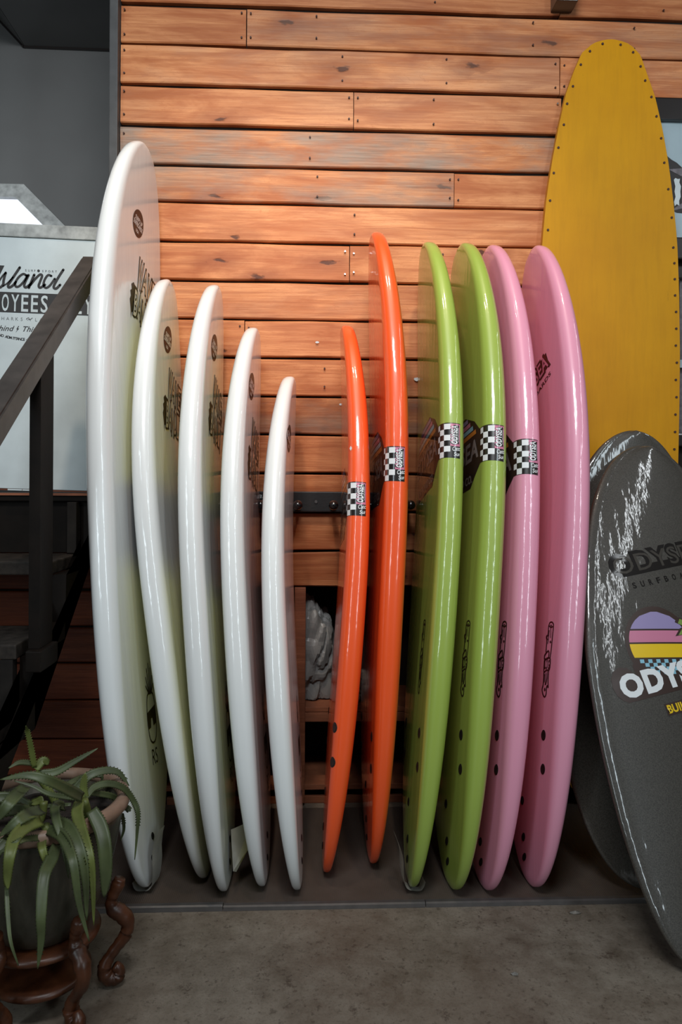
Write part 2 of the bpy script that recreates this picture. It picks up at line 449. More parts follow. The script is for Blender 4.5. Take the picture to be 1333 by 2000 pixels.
# (brightness, greyness, redness) of each row; shadow up top and duller light low down painted in
TONE = [(0.85, 0.1, 0.25), (0.95, 0.35, 0.1), (1.08, 0.25, 0.0), (1.05, 0.15, 0.0), (0.98, 0.95, 0.0), (0.98, 0.75, 0.0), (1.12, 0.1, 0.0), (1.02, 0.0, 0.0),
        (1.0, 0.2, 0.0), (1.0, 0.0, 0.0), (0.95, 0.05, 0.05), (0.75, 0.75, 0.1), (0.85, 0.0, 0.15), (0.85, 0.0, 0.2), (0.8, 0.05, 0.2), (0.7, 0.0, 0.3)]
nails = bmesh.new(); bright = bmesh.new()
def nail(bmn, x, z, y=2.776, r=0.0034):
    r_ = bmesh.ops.create_cone(bmn, cap_ends=True, segments=8, radius1=r, radius2=r, depth=0.006,
                               matrix=Matrix.Translation((x, y, z)) @ Matrix.Rotation(math.pi / 2, 4, 'X'))
gaps = {1: .010, 3: .011, 4: .014, 5: .013}
rn = random.Random(3)
for i, row in enumerate(ROWS):
    zt, zb = ZJ[i], ZJ[i + 1]
    for k, (x0, x1) in enumerate(row):
        g = gaps.get(i, .0075)
        tone = list(TONE[i])
        if i == 1 and k == 0: tone = [0.9, 0.0, 0.1]
        if i == 5 and k == 1: tone = [0.98, 0.0, 0.0]
        plank(x0, x1, zb + .002, zt - g, DW + rn.uniform(-.002, .003), .022, M_WOOD, tuple(tone), 100 + i * 7 + k)
        xs = [x0 + .014, x1 - .016]
        xx = x0 + rn.uniform(.25, .5)
        while xx < x1 - .3: xs.append(xx + rn.uniform(-.02, .02)); xx += rn.uniform(.33, .55)
        for q_, x in enumerate(xs):
            if q_ > 1 and rn.random() < .45: continue
            for z in (zb + .03 + rn.uniform(-.006, .006), zt - .035 + rn.uniform(-.006, .006)):
                if i == 3 and x > 0.9 or (i == 7 and 0.1 < x < .2): nail(bright, x, z)
                else: nail(nails, x, z)
stuff(link('nail', nails, M_RUST, wall_back)); stuff(link('bright_nail', bright, M_STEEL, wall_back))
# stained planks under the stairs
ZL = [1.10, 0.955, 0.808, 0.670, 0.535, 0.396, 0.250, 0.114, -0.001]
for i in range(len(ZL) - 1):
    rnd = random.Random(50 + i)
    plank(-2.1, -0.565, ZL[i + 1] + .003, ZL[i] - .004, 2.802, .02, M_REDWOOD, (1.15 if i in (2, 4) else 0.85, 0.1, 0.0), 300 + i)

struct(link('trim_1', box(-0.744, -0.713, 2.745, 2.86, 1.15, 3.5, bev=.003), M_TRIM))
struct(link('trim_2', box(0.905, 0.985, 2.70, 2.775, 3.005, 3.10, bev=.003), M_FRAME))

# room beyond the stairs: grey gable wall, flat and sloped ceiling, an eight-sided window
bw = prism([(-3.2, 1.0), (-0.6, 1.0), (-0.6, 3.519), (-1.524, 3.527), (-3.2, 5.3)], 'y', 4.0, 4.06)
wall_far = struct(link('wall_far', bw, M_GREYWALL))
bm = prism([(-1.524, 3.527), (-0.60, 3.519), (-0.60, 3.58), (-1.50, 3.58)], 'y', 2.865, 3.995)
struct(link('ceiling', bm, M_GREYWALL))
bm = prism([(-1.528, 3.527), (-3.2, 5.3), (-3.2, 5.36), (-1.50, 3.585)], 'y', 2.865, 3.995)
struct(link('ceiling_slope', bm, M_GREYWALL))
struct(link('wall_right', box(-0.60, -0.54, 2.865, 4.06, 1.0, 3.58), M_GREYWALL))
struct(link('trim_3', prism([(-1.53, 3.518), (-0.602, 3.510), (-0.602, 3.522), (-1.527, 3.53)], 'y', 3.985, 3.9995), M_FRAME))
struct(link('trim_4', prism([(-1.534, 3.519), (-3.2, 5.285), (-3.2, 5.297), (-1.528, 3.531)], 'y', 3.985, 3.9995), M_FRAME))

def octagon(cx, cz, hw, hh, ch):
    return [(cx - hw + ch, cz - hh), (cx + hw - ch, cz - hh), (cx + hw, cz - hh + ch), (cx + hw, cz + hh - ch), (cx + hw - ch, cz + hh), (cx - hw + ch, cz + hh), (cx - hw, cz + hh - ch), (cx - hw, cz - hh + ch)]
win = thing('window_1', 'x', 'x', (-1.80, 3.98, 2.33)); del win['label']; del win['category']; struct(win)
inner = octagon(-1.80, 2.33, 0.40, 0.38, 0.155); outer = octagon(-1.80, 2.33, 0.50, 0.458, 0.22)
link('window_pane', prism(inner, 'y', 3.985, 3.992), M_GLOW, win)
bm = bmesh.new()
for k in range(8):
    j = (k + 1) % 8
    q = [inner[k], inner[j], outer[j], outer[k]]
    f = [bm.verts.new((a, 3.95 if i < 2 else 3.975, b)) for i, (a, b) in enumerate(q)]
    r = [bm.verts.new((a, 3.998, b)) for a, b in q]
    bm.faces.new(f); bm.faces.new(r)
    for i in range(4):
        m = (i + 1) % 4
        bm.faces.new((f[i], f[m], r[m], r[i]))
link('window_frame', bm, M_PANELRIM, win)

# ------------------------------------------------------------------ shelf set into the wall
sh = thing('wall_shelf', 'wooden cubby shelf set into the plank wall behind the surfboards', 'shelf', (0.2, 3.0, 0))
wtone = (1.0, 0.1, 0.0)
def shelf_part(name, b, mat=M_SHELFWOOD):
    o = link(name, b, mat, sh); o.color = wtone + (1,); return o
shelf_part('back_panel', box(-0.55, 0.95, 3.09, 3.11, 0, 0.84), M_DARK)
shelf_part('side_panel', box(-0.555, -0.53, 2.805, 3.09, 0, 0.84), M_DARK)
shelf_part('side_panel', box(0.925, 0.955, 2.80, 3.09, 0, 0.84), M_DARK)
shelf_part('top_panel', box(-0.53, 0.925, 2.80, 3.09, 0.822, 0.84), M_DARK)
shelf_part('shelf_board', box(-0.53, 0.925, 2.785, 3.09, 0.350, 0.368, .002))
shelf_part('shelf_rail', box(-0.53, 0.925, 2.782, 2.80, 0.314, 0.348, .002))
shelf_part('upright', box(-0.054, -0.012, 2.772, 2.80, 0.012, 0.82, .003))
shelf_part('upright', box(0.42, 0.46, 2.772, 2.80, 0.012, 0.82, .003))
shelf_part('bottom_board', box(-0.53, 0.925, 2.79, 3.09, 0.055, 0.076, .002))
shelf_part('kick_board', box(-0.53, 0.925, 2.80, 2.815, 0.0, 0.027, .002))

from mathutils import noise as mnoise
def crumple(cx, cy, cz, rx, ry, rz, seed):
    """limp crumpled cloth: rounded lump with sharp ridged folds"""
    bm = bmesh.new(); bmesh.ops.create_icosphere(bm, subdivisions=5, radius=1)
    o = Vector((seed * 3.1, seed * 1.7, seed * .9))
    for v in bm.verts:
        d = v.co.normalized()
        w = Vector((mnoise.noise(d * 1.1 + o), mnoise.noise(d * 1.1 + o * 2), mnoise.noise(d * 1.1 - o))) * .8
        s = 1.0 + .34 * mnoise.noise(d * 1.0 + o) + .30 * abs(mnoise.noise((d + w) * 1.25 + o)) - .16 * max(0, 1 - abs(mnoise.noise((d - w) * 1.6 - o)) * 5)
        v.co = Vector((cx + d.x * s * rx, cy + d.y * s * ry, max(cz - rz * .80, cz + d.z * s * rz)))
    return bm
tag(link('cloth_bag', crumple(.0, 2.925, 0.545, 0.108, 0.10, 0.215, 5), M_BAG), 'tall crumpled pale grey bag standing on the cubby shelf beside the wooden upright', 'bag')
tag(link('cloth_bag', crumple(0.165, 2.90, 0.42, 0.06, 0.08, 0.062, 9), M_BAG), 'small crumpled grey bag lying low on the cubby shelf behind the short orange surfboard', 'bag')

# ------------------------------------------------------------------ peg rack and single wall pegs
rack = thing('peg_rack', 'black metal bar of pegs screwed to the plank wall between the surfboards', 'rack', (-0.07, 2.77, 1.142))
link('bar', box(-0.52, 0.335, 2.752, 2.774, 1.104, 1.180, .004), M_BLACKMETAL, rack)
def knob(x, y0, z, parent, name='peg'):
    prof = [(0.0105, 0.0), (0.010, 0.075), (0.0105, 0.085), (0.0145, 0.092), (0.0175, 0.101), (0.0175, 0.110), (0.0145, 0.119), (0.008, 0.1245), (0.002, 0.126)]
    bm = lathe(prof, 0, 0, 16)
    bmesh.ops.transform(bm, matrix=Matrix.Translation((x, y0, z)) @ Matrix.Rotation(math.pi / 2, 4, 'X'), verts=bm.verts)
    return link(name, bm, M_KNOB, parent, smooth=True)
PEGX = [-0.41, -0.297, -0.174, -0.042, 0.086, 0.207]
for x in PEGX: knob(x, 2.756, 1.132, rack)
for x in (0.024,):
    bm = bmesh.new(); bmesh.ops.create_cone(bm, cap_ends=True, segments=14, radius1=.0065, radius2=.0055, depth=.004, matrix=Matrix.Translation((x, 2.7505, 1.142)) @ Matrix.Rotation(math.pi / 2, 4, 'X'))
    link('screw', bm, M_STEEL, rack)
for x, lab in ((0.365, 'black ball peg on the wall between the tall orange and the first green surfboard'), (0.575, 'black ball peg on the wall between the two green surfboards')):
    t = thing('wall_peg', lab, 'peg', (x, 2.775, 1.134), 'single black wall pegs')
    bm = bmesh.new(); bmesh.ops.create_cone(bm, cap_ends=True, segments=16, radius1=.018, radius2=.016, depth=.006, matrix=Matrix.Translation((x, 2.772, 1.134)) @ Matrix.Rotation(math.pi / 2, 4, 'X'))
    link('base_plate', bm, M_BLACKMETAL, t)
    knob(x, 2.768, 1.134, t, 'knob')

# ------------------------------------------------------------------ rubber mat under the surfboards
mat = thing('rubber_mat', 'dark brown ribbed rubber mat under the row of surfboards', 'mat', (0.3, 2.4, 0))
link('mat_sheet', box(-1.6, 1.75, 2.118, 2.735, 0.001, 0.011), M_MAT, mat)
for x0, x1, m, h in ((-1.6, -0.239, M_STRIP2, .0155), (-0.237, 0.337, M_STRIP, .013), (0.339, 1.75, M_STRIP, .013)):
    link('edge_strip', prism([(2.096, 0.0005), (2.098, h - .003), (2.103, h), (2.118, h - .001), (2.118, 0.0005)], 'x', x0, x1), m, mat)

# ------------------------------------------------------------------ framed prints on the right
def framed(name, label, x0, x1, z0, z1, bw, inner_mat):
    t = thing(name, label, 'picture', ((x0 + x1) / 2, 2.78, z0), None)
    for a in ((x0, x1, z1 - bw, z1), (x0, x1, z0, z0 + bw), (x0, x0 + bw, z0 + bw, z1 - bw), (x1 - bw, x1, z0 + bw, z1 - bw)):
        link('frame_bar', box(a[0], a[1], 2.765, 2.800, a[2], a[3], .006), M_FRAME, t)
    link('print', box(x0 + bw, x1 - bw, 2.786, 2.790, z0 + bw, z1 - bw), inner_mat, t)
    return t
fp = framed('framed_print', 'black framed print of a dark open mouth on pale blue behind the yellow board', 0.957, 1.95, 2.075, 2.692, 0.085, M_SKYPRINT)
def flat(name, pts, y, m, parent, th=.001):
    return link(name, prism(pts, 'y', y, y + th), m, parent)
rr = random.Random(4)
top = [(1.36 + .022 * k, 2.485 - .016 * k + rr.uniform(-.007, .007)) for k in range(20)]
bot = [(1.78 - .022 * k, 2.165 + rr.uniform(-.006, .006) + .0055 * k) for k in range(20)]
flat('print_shape', top + bot, 2.7845, M_INK, fp)
flat('print_shape', [(1.37, 2.425), (1.44, 2.432), (1.55, 2.40), (1.60, 2.36), (1.52, 2.385), (1.42, 2.40)], 2.7835, M_GREYPRINT, fp)
flat('print_shape', [(1.375, 2.262), (1.42, 2.275), (1.50, 2.27), (1.60, 2.30), (1.60, 2.38), (1.55, 2.37), (1.47, 2.37), (1.445, 2.33), (1.43, 2.30)], 2.7832, M_GREYPRINT, fp)
bm = [(1.392, 2.385), (1.398, 2.392), (1.408, 2.388), (1.416, 2.39), (1.4135, 2.375), (1.420, 2.36), (1.4175, 2.34), (1.419, 2.32), (1.413, 2.305), (1.414, 2.286), (1.404, 2.292), (1.396, 2.284), (1.393, 2.30), (1.399, 2.32), (1.395, 2.34), (1.398, 2.36)]
flat('print_teeth', bm, 2.7828, M_PANEL, fp)
framed('framed_print', 'dark framed picture hanging below the mouth print at right edge', 1.36, 2.0, 1.36, 2.05, 0.05, M_GREYPRINT)
link('frame_label', box(1.405, 1.60, 2.760, 2.766, 1.66, 1.69), M_SKYPRINT, bpy.data.objects['framed_print.001'])

# ================================================================== surfboards
BD = dict(
    W1=dict(tail=[-0.4808,2.2077,0.0164],nose=[-0.6842,2.5919,2.3572],W=0.285,T=0.084,rn=0.103,rt=0.011,yaw=0.074,side=1,pt=2.71,pn=3.47),
    W2=dict(tail=[-0.3068,2.2595,0.0137],nose=[-0.6064,2.5938,1.8893],W=0.275,T=0.082,rn=0.109,rt=-0.002,yaw=0.016,side=1,pt=2.37,pn=2.22),
    W3=dict(tail=[-0.2423,2.1806,0.0143],nose=[-0.429,2.6157,1.8854],W=0.270,T=0.082,rn=0.095,rt=0.002,yaw=0.007,side=1,pt=2.75,pn=2.23),
    W4=dict(tail=[-0.1428,2.2034,0.0134],nose=[-0.2844,2.6242,1.7421],W=0.260,T=0.081,rn=0.085,rt=0.012,yaw=0.028,side=1,pt=2.50,pn=2.33),
    W5=dict(tail=[-0.0456,2.1763,0.0147],nose=[-0.1446,2.6299,1.5757],W=0.250,T=0.079,rn=0.074,rt=0.018,yaw=0.028,side=1,pt=2.79,pn=2.21),
    O1=dict(tail=[0.0754,2.2801,0.0122],nose=[0.2047,2.6082,1.7555],W=0.255,T=0.079,rn=0.079,rt=0.019,yaw=0.007,side=-1,pt=2.81,pn=2.44),
    O2=dict(tail=[0.1945,2.3379,0.0131],nose=[0.3108,2.5739,2.0736],W=0.275,T=0.082,rn=0.086,rt=-0.009,yaw=-0.018,side=-1,pt=3.05,pn=2.45),
    G1=dict(tail=[0.3174,2.1788,0.0177],nose=[0.5052,2.6108,2.0455],W=0.280,T=0.082,rn=0.095,rt=0.010,yaw=0.021,side=-1,pt=2.64,pn=2.89),
    G2=dict(tail=[0.4084,2.1676,0.0169],nose=[0.624,2.6106,2.0421],W=0.280,T=0.083,rn=0.086,rt=-0.022,yaw=-0.058,side=-1,pt=2.99,pn=2.63),
    P1=dict(tail=[0.5203,2.1618,0.0149],nose=[0.7165,2.6115,2.0393],W=0.280,T=0.083,rn=0.081,rt=-0.007,yaw=-0.066,side=-1,pt=2.77,pn=2.39),
    P2=dict(tail=[0.6463,2.1765,0.0165],nose=[0.8763,2.5569,2.0244],W=0.280,T=0.082,rn=0.091,rt=-0.024,yaw=-0.051,side=-1,pt=2.66,pn=2.04),
    K1=dict(tail=[0.9477,1.7918,0.015],nose=[1.1281,2.42,1.3356],W=0.255,T=0.064,rn=0.004,rt=0.030,yaw=-0.182,side=1,pt=1.31,pn=2.77,flat=1,te=.52),
    K2=dict(tail=[0.9918,2.1577,0.015],nose=[1.0972,2.52,1.3775],W=0.255,T=0.066,rn=0.064,rt=0.030,yaw=-0.050,side=1,pt=2.59,pn=2.45,flat=1,te=.52),
)
SMID = .52
def wf(s, p):
    a = np.clip((SMID - s) / SMID, 0, 1); b = np.clip((s - SMID) / (1 - SMID), 0, 1)
    return np.where(s < SMID, np.sqrt(np.maximum(0, 1 - a ** p['pt'])), np.sqrt(np.maximum(0, 1 - b ** p['pn'])))
def tf(s): return 1 - np.where(s > .5, .42, .70) * np.abs(2 * s - 1) ** 3
def rock(s, p): return p['rn'] * np.clip((s - .45) / .55, 0, 1) ** 2.2 + p['rt'] * np.clip((.45 - s) / .45, 0, 1) ** 2
def xsec(w, t, nh=13, nf=15, q=.90):
    """closed section of a foam board: round rails, gently domed deck; starts at the front rail apex and runs over the deck"""
    w = np.asarray(w, float)[..., None]; t = np.asarray(t, float)[..., None]
    r = np.minimum(w, 1.1 * t + 1e-9); c = w - r; te = q * t
    a = np.linspace(0, np.pi / 2, nh + 1); ca = np.cos(a) ** .9; ca[-1] = 0; sa = np.sin(a) ** .88
    f = np.linspace(-1, 1, nf + 2)[1:-1]
    fx, fv = -c - r * ca, te * sa
    x = np.concatenate([fx, c * f, -fx[..., ::-1]], -1); v = np.concatenate([fv, te + (t - te) * (1 - f * f), fv[..., ::-1]], -1)
    return np.concatenate([x, x[..., -2:0:-1]], -1), np.concatenate([v, -v[..., -2:0:-1]], -1)
def bframe(p):
    tail = np.array(p['tail']); A = np.array(p['nose']) - tail; L = np.linalg.norm(A); A = A / L
    Wd = np.array([1., 0, 0]) if p.get('flat') else np.array([0, 1., 0])
    Wd = Wd - A * (Wd @ A); Wd /= np.linalg.norm(Wd); N = np.cross(Wd, A); y = p['yaw']
    Wd, N = Wd * np.cos(y) + N * np.sin(y), N * np.cos(y) - Wd * np.sin(y)
    return tail, A, Wd, N * p['side'], L
def halves(s, p):
    w = p['W'] * wf(s, p)
    return w, p['T'] / 2 * tf(s) * np.minimum(1, np.sqrt(np.maximum(0, w / (p['W'] * .25))))

def board_mesh(p, ns=72):
    tail, A, Wd, N, L = bframe(p)
    u = np.linspace(0, 1, ns); s = (1 - np.cos(np.pi * u)) / 2
    w, t = halves(s, p); xs, vs = xsec(w, t, q=p.get('te', .90)); nr = xs.shape[-1]; nd = nr // 2
    C = tail + A * (s * L)[:, None] + N * rock(s, p)[:, None]
    P = C[:, None, :] + Wd * xs[..., None] + N * vs[..., None]
    bm = bmesh.new()
    tip0 = bm.verts.new(C[0]); tip1 = bm.verts.new(C[-1])
    R = [[bm.verts.new(P[i, k]) for k in range(nr)] for i in range(1, ns - 1)]
    for k in range(nr):
        j = (k + 1) % nr
        under = 1 if nd + 10 < k < nr - 11 else 0
        for a, b in zip(R, R[1:]):
            f = bm.faces.new((a[k], a[j], b[j], b[k])); f.material_index = under
        bm.faces.new((R[0][j], R[0][k], tip0)); bm.faces.new((R[-1][k], R[-1][j], tip1))
    return bm

def deck_line(w, t, q):
    x, v = xsec(w, t, 30, 50, q); h = len(x) // 2 + 1
    return x[:h], v[:h]
class Surf:
    """points on the board skin from (l, a): l along the board from the tail, a arc length from the front rail over the deck"""
    def __init__(s, p):
        s.p = p; s.tail, s.A, s.Wd, s.N, s.L = bframe(p)
    def raw(s, l, a, mode):
        f = min(max(l / s.L, .004), .996)
        w, t = halves(np.array(f), s.p)
        x, v = deck_line(w, t, s.p.get('te', .90))
        if mode == 'u':
            uu = np.clip(a, -w * .999, w * .999); vv = np.interp(uu, x, v)
        else:
            arc = np.concatenate([[0], np.cumsum(np.hypot(np.diff(x), np.diff(v)))])
            b = min(abs(a), arc[-1]); uu = np.interp(b, arc, x); vv = np.interp(b, arc, v) * (1 if a >= 0 else -1)
        return s.tail + s.A * (f * s.L) + s.N * (rock(np.array(f), s.p) + vv) + s.Wd * uu
    def pt(s, l, a, off, mode='a'):
        e = .003
        P = s.raw(l, a, mode)
        n = np.cross(s.raw(l, a + e, mode) - s.raw(l, a - e, mode), s.raw(l + e, a, mode) - s.raw(l - e, a, mode))
        n = n / (np.linalg.norm(n) + 1e-12)
        if n @ s.N * (1 if abs(a) > .02 or mode == 'u' else 0) < 0: n = -n
        if mode == 'a' and abs(a) <= .02 and n @ s.Wd > 0: n = -n
        return P + n * off
    def amax(s, l):
        w, t = halves(np.array(l / s.L), s.p); x, v = deck_line(w, t, s.p.get('te', .90))
        return np.hypot(np.diff(x), np.diff(v)).sum()

# ---- flat 2D shapes: (verts, faces)
def s_grid(x0, x1, y0, y1, nx=8, ny=4, f=None):
    V = []; F = []
    for j in range(ny + 1):
        for i in range(nx + 1):
            x, y = x0 + (x1 - x0) * i / nx, y0 + (y1 - y0) * j / ny
            V.append(f(x, y) if f else (x, y))
    for j in range(ny):
        for i in range(nx):
            a = j * (nx + 1) + i; F.append((a, a + 1, a + nx + 2, a + nx + 1))
    return V, F
def s_disc(cx, cy, rx, ry, n=28, rings=3):
    V = [(cx, cy)]; F = []
    for k in range(1, rings + 1):
        for i in range(n):
            V.append((cx + rx * k / rings * math.cos(2 * math.pi * i / n), cy + ry * k / rings * math.sin(2 * math.pi * i / n)))
    for i in range(n):
        j = (i + 1) % n; F.append((0, 1 + i, 1 + j))
        for k in range(rings - 1):
            a = 1 + k * n; F.append((a + i, a + n + i, a + n + j, a + j))
    return V, F
def s_poly(pts):
    """simple polygon, triangulated"""
    bm = bmesh.new(); f = bm.faces.new([bm.verts.new((x, y, 0)) for x, y in pts])
    bmesh.ops.triangulate(bm, faces=[f]); bmesh.ops.subdivide_edges(bm, edges=bm.edges[:], cuts=1, use_grid_fill=True)
    bmesh.ops.triangulate(bm, faces=bm.faces[:])
    bm.verts.index_update()
    r = [tuple(v.co[:2]) for v in bm.verts], [tuple(v.index for v in f.verts) for f in bm.faces]
    bm.free(); return r
def s_join(*S):
    V = []; F = []
    for v, f in S:
        n = len(V); V += v; F += [tuple(i + n for i in q) for q in f]
    return V, F
def s_tr(S, dx=0, dy=0, sx=1, sy=None, rot=0, shear=0):
    sy = sx if sy is None else sy; c, s = math.cos(rot), math.sin(rot); V = []
    for x, y in S[0]:
        x, y = x * sx + shear * y * sy, y * sy
        V.append((x * c - y * s + dx, x * s + y * c + dy))
    return V, S[1]
def s_stroke(pts, width, smooth=4, cap=True):
    P = catmull([(x, y) for x, y in pts], smooth) if smooth else [np.array(p, float) for p in pts]
    V = []; F = []
    for i, p in enumerate(P):
        d = P[min(i + 1, len(P) - 1)] - P[max(i - 1, 0)]; d = d / (np.linalg.norm(d) + 1e-9); n = np.array([-d[1], d[0]])
        w = width * (0.5 if not callable(width) else 0.5)
        V += [tuple(p + n * w), tuple(p - n * w)]
    for i in range(len(P) - 1):
        F.append((2 * i, 2 * i + 1, 2 * i + 3, 2 * i + 2))
    S = (V, F)
    if cap:
        S = s_join(S, s_disc(*P[0], width / 2, width / 2, 8, 1), s_disc(*P[-1], width / 2, width / 2, 8, 1))
    return S
_tc = {}
def s_text(txt, h=1.0, bold=0.0, cx=True, width=None, res=3):
    """lettering about h tall (capitals), baseline at y=0, centred in x"""
    k = (txt, bold, res)
    if k not in _tc:
        cu = bpy.data.curves.new('t', 'FONT'); cu.body = txt; cu.size = 1; cu.offset = bold; cu.resolution_u = res; cu.space_character = 1 + bold * 1.6
        o = bpy.data.objects.new('t', cu); COL.objects.link(o)
        bpy.context.view_layer.update()
        me = o.evaluated_get(bpy.context.evaluated_depsgraph_get()).to_mesh()
        V = [tuple(v.co[:2]) for v in me.vertices]; F = [tuple(p.vertices) for p in me.polygons]
        bpy.data.objects.remove(o); bpy.data.curves.remove(cu)
        _tc[k] = (V, F)
    V, F = _tc[k]
    xs = [v[0] for v in V]; x0, x1 = min(xs), max(xs)
    sy = h / 0.72; sx = sy if width is None else width / (x1 - x0)
    return [((x - (x0 + x1) / 2 if cx else x - x0) * sx, y * sy) for x, y in V], F

def decal(name, S, mat, parent, sf, l0, a0, off, rot=0, mode='a', kind=None):
    side = 1 if mode == 'u' else sf.p['side']
    S = s_tr(S, rot=rot)
    bm = bmesh.new()
    vs = [bm.verts.new(sf.pt(l0 + y, a0 + side * x, off, mode)) for x, y in S[0]]
    for f in S[1]:
        q = [vs[i] for i in f]
        if len(set(f)) < 3: continue
        try: bm.faces.new(q)
        except ValueError: pass
    o = link(name, bm, mat, parent, smooth=True)
    return o

def plug(parent, sf, l, a, r=.0155, name='fin_bolt'):
    bm = bmesh.new(); n = 16
    side = sf.p['side']
    c = bm.verts.new(sf.pt(l, a, .0006)); R = []
    for rad, off in ((r * .55, .0006), (r * .8, .0022), (r, .0004)):
        R.append([bm.verts.new(sf.pt(l + rad * math.sin(2 * math.pi * i / n), a + rad * math.cos(2 * math.pi * i / n), off)) for i in range(n)])
    for i in range(n):
        j = (i + 1) % n
        bm.faces.new((c, R[0][i], R[0][j]))
        for x, y in zip(R, R[1:]): bm.faces.new((x[i], y[i], y[j], x[j]))
    return link(name, bm, M_PLUG, parent, smooth=True)

def make_board(key, label, deck, bottom, group, name='surfboard'):
    p = BD[key]
    t = thing(name, label, 'surfboard', tuple(p['tail']), group)
    link('board_body', board_mesh(p), None, t, smooth=True, mats=[deck, bottom])
    return t, Surf(p)

# ---- lettering used on several boards
def wave_bandit():
    rows = []
    fill = []; edge = []
    for txt, y, w, hs in (('WAVE', .012, .20, (.105, .09, .10, .085)), ('BANDIT', -.098, .235, (.098, .10, .092, .10, .09, .105))):
        n = len(txt)
        for i, ch in enumerate(txt):
            x = -w / 2 + w * (i + .5) / n
            q = dict(dx=x, dy=y + .008 * math.sin(i * 2.3), shear=.06)
            edge.append(s_tr(s_text(ch, hs[i] * 1.02, .055, width=w / n * 1.12), **q)); fill.append(s_tr(s_text(ch, hs[i] * .97, .005, width=w / n * .80), **q))
    r = random.Random(2)
    left = [(-.125, .01), (-.145, -.005), (-.138, -.02), (-.15, -.03), (-.142, -.045), (-.15, -.06), (-.143, -.075), (-.137, -.09), (-.13, -.12), (-.125, -.095), (-.10, -.085), (-.10, 0)]
    right = [(.09, .085), (.118, .075), (.125, .05), (.14, .03), (.125, .005), (.135, -.02), (.10, -.03), (.08, .02)]
    return s_join(*edge), s_join(*fill), s_poly(left), s_poly(right)
WB = wave_bandit()
def pineapple():
    st = []
    body = [(.0, .055), (.028, .045), (.04, .01), (.042, -.04), (.03, -.085), (.0, -.1), (-.03, -.085), (-.042, -.04), (-.04, .01), (-.028, .045), (0, .055)]
    st.append(s_stroke(body, .006, 3))
    for x, y in ((-.03, .10), (-.018, .125), (0, .14), (.018, .125), (.03, .10), (-.035, .075), (.035, .075)):
        st.append(s_stroke([(x * .3, .05), (x * .75, .05 + (y - .05) * .6), (x, y)], .006, 3))
    st.append(s_poly([(-.042, -.005), (.042, .012), (.04, -.045), (.012, -.05), (.006, -.025), (-.008, -.025), (-.014, -.052), (-.04, -.055)]))
    st.append(s_tr(s_text('RS', .05, .0, width=.055), dy=-.165))
    return s_join(*st)
PA = pineapple()
def log_print():
    """upright cut log with three letters across it; 1 unit = height"""
    sc = 1 / 1500.
    def T(pts): return [((x - 230) * sc, (1135 - y) * sc) for x, y in pts]
    w = 23 * sc
    L = [s_stroke(T([(195, 480), (225, 410), (285, 390), (340, 420), (352, 480), (340, 700), (325, 950), (305, 1100)]), w * 1.3),
         s_stroke(T([(195, 480), (190, 650), (165, 700), (165, 850), (160, 990)]), w * 1.3),
         s_stroke(T([(220, 470), (270, 500), (330, 480), (350, 460)]), w), s_stroke(T([(250, 455), (290, 450), (300, 475), (265, 480), (250, 455)]), w * .7),
         s_stroke(T([(270, 520), (280, 600), (285, 700)]), w), s_stroke(T([(225, 560), (220, 700), (200, 820)]), w), s_stroke(T([(285, 770), (305, 790), (285, 805), (268, 790), (285, 770)]), w * .8),
         s_stroke(T([(190, 660), (150, 680), (150, 720), (180, 740)]), w * 1.6), s_stroke(T([(120, 1140), (130, 1060), (245, 970), (250, 1110), (130, 1150)]), w * 1.5),
         s_stroke(T([(125, 1180), (130, 1395), (210, 1360), (300, 1340), (320, 1230), (310, 1120), (220, 1115), (125, 1180)]), w * 1.4),
         s_stroke(T([(135, 1400), (135, 1650), (110, 1750), (150, 1850), (210, 1890), (250, 1830), (250, 1700)]), w * 1.4),
         s_stroke(T([(285, 1360), (285, 1550), (305, 1690), (270, 1660), (250, 1700)]), w * 1.4),
         s_stroke(T([(200, 1420), (210, 1560), (200, 1650)]), w), s_stroke(T([(240, 1390), (245, 1520), (225, 1640)]), w), s_stroke(T([(165, 1450), (170, 1600)]), w),
         s_stroke(T([(200, 1720), (215, 1750), (195, 1770), (185, 1740), (200, 1720)]), w)]
    for ch, x in (('L', 165), ('O', 217), ('G', 275)):
        L.append(s_tr(s_text(ch, 190 * sc, .03, width=52 * sc), dx=(x - 230) * sc, dy=(1135 - 1330) * sc))
    return s_join(*L)
LG = log_print()

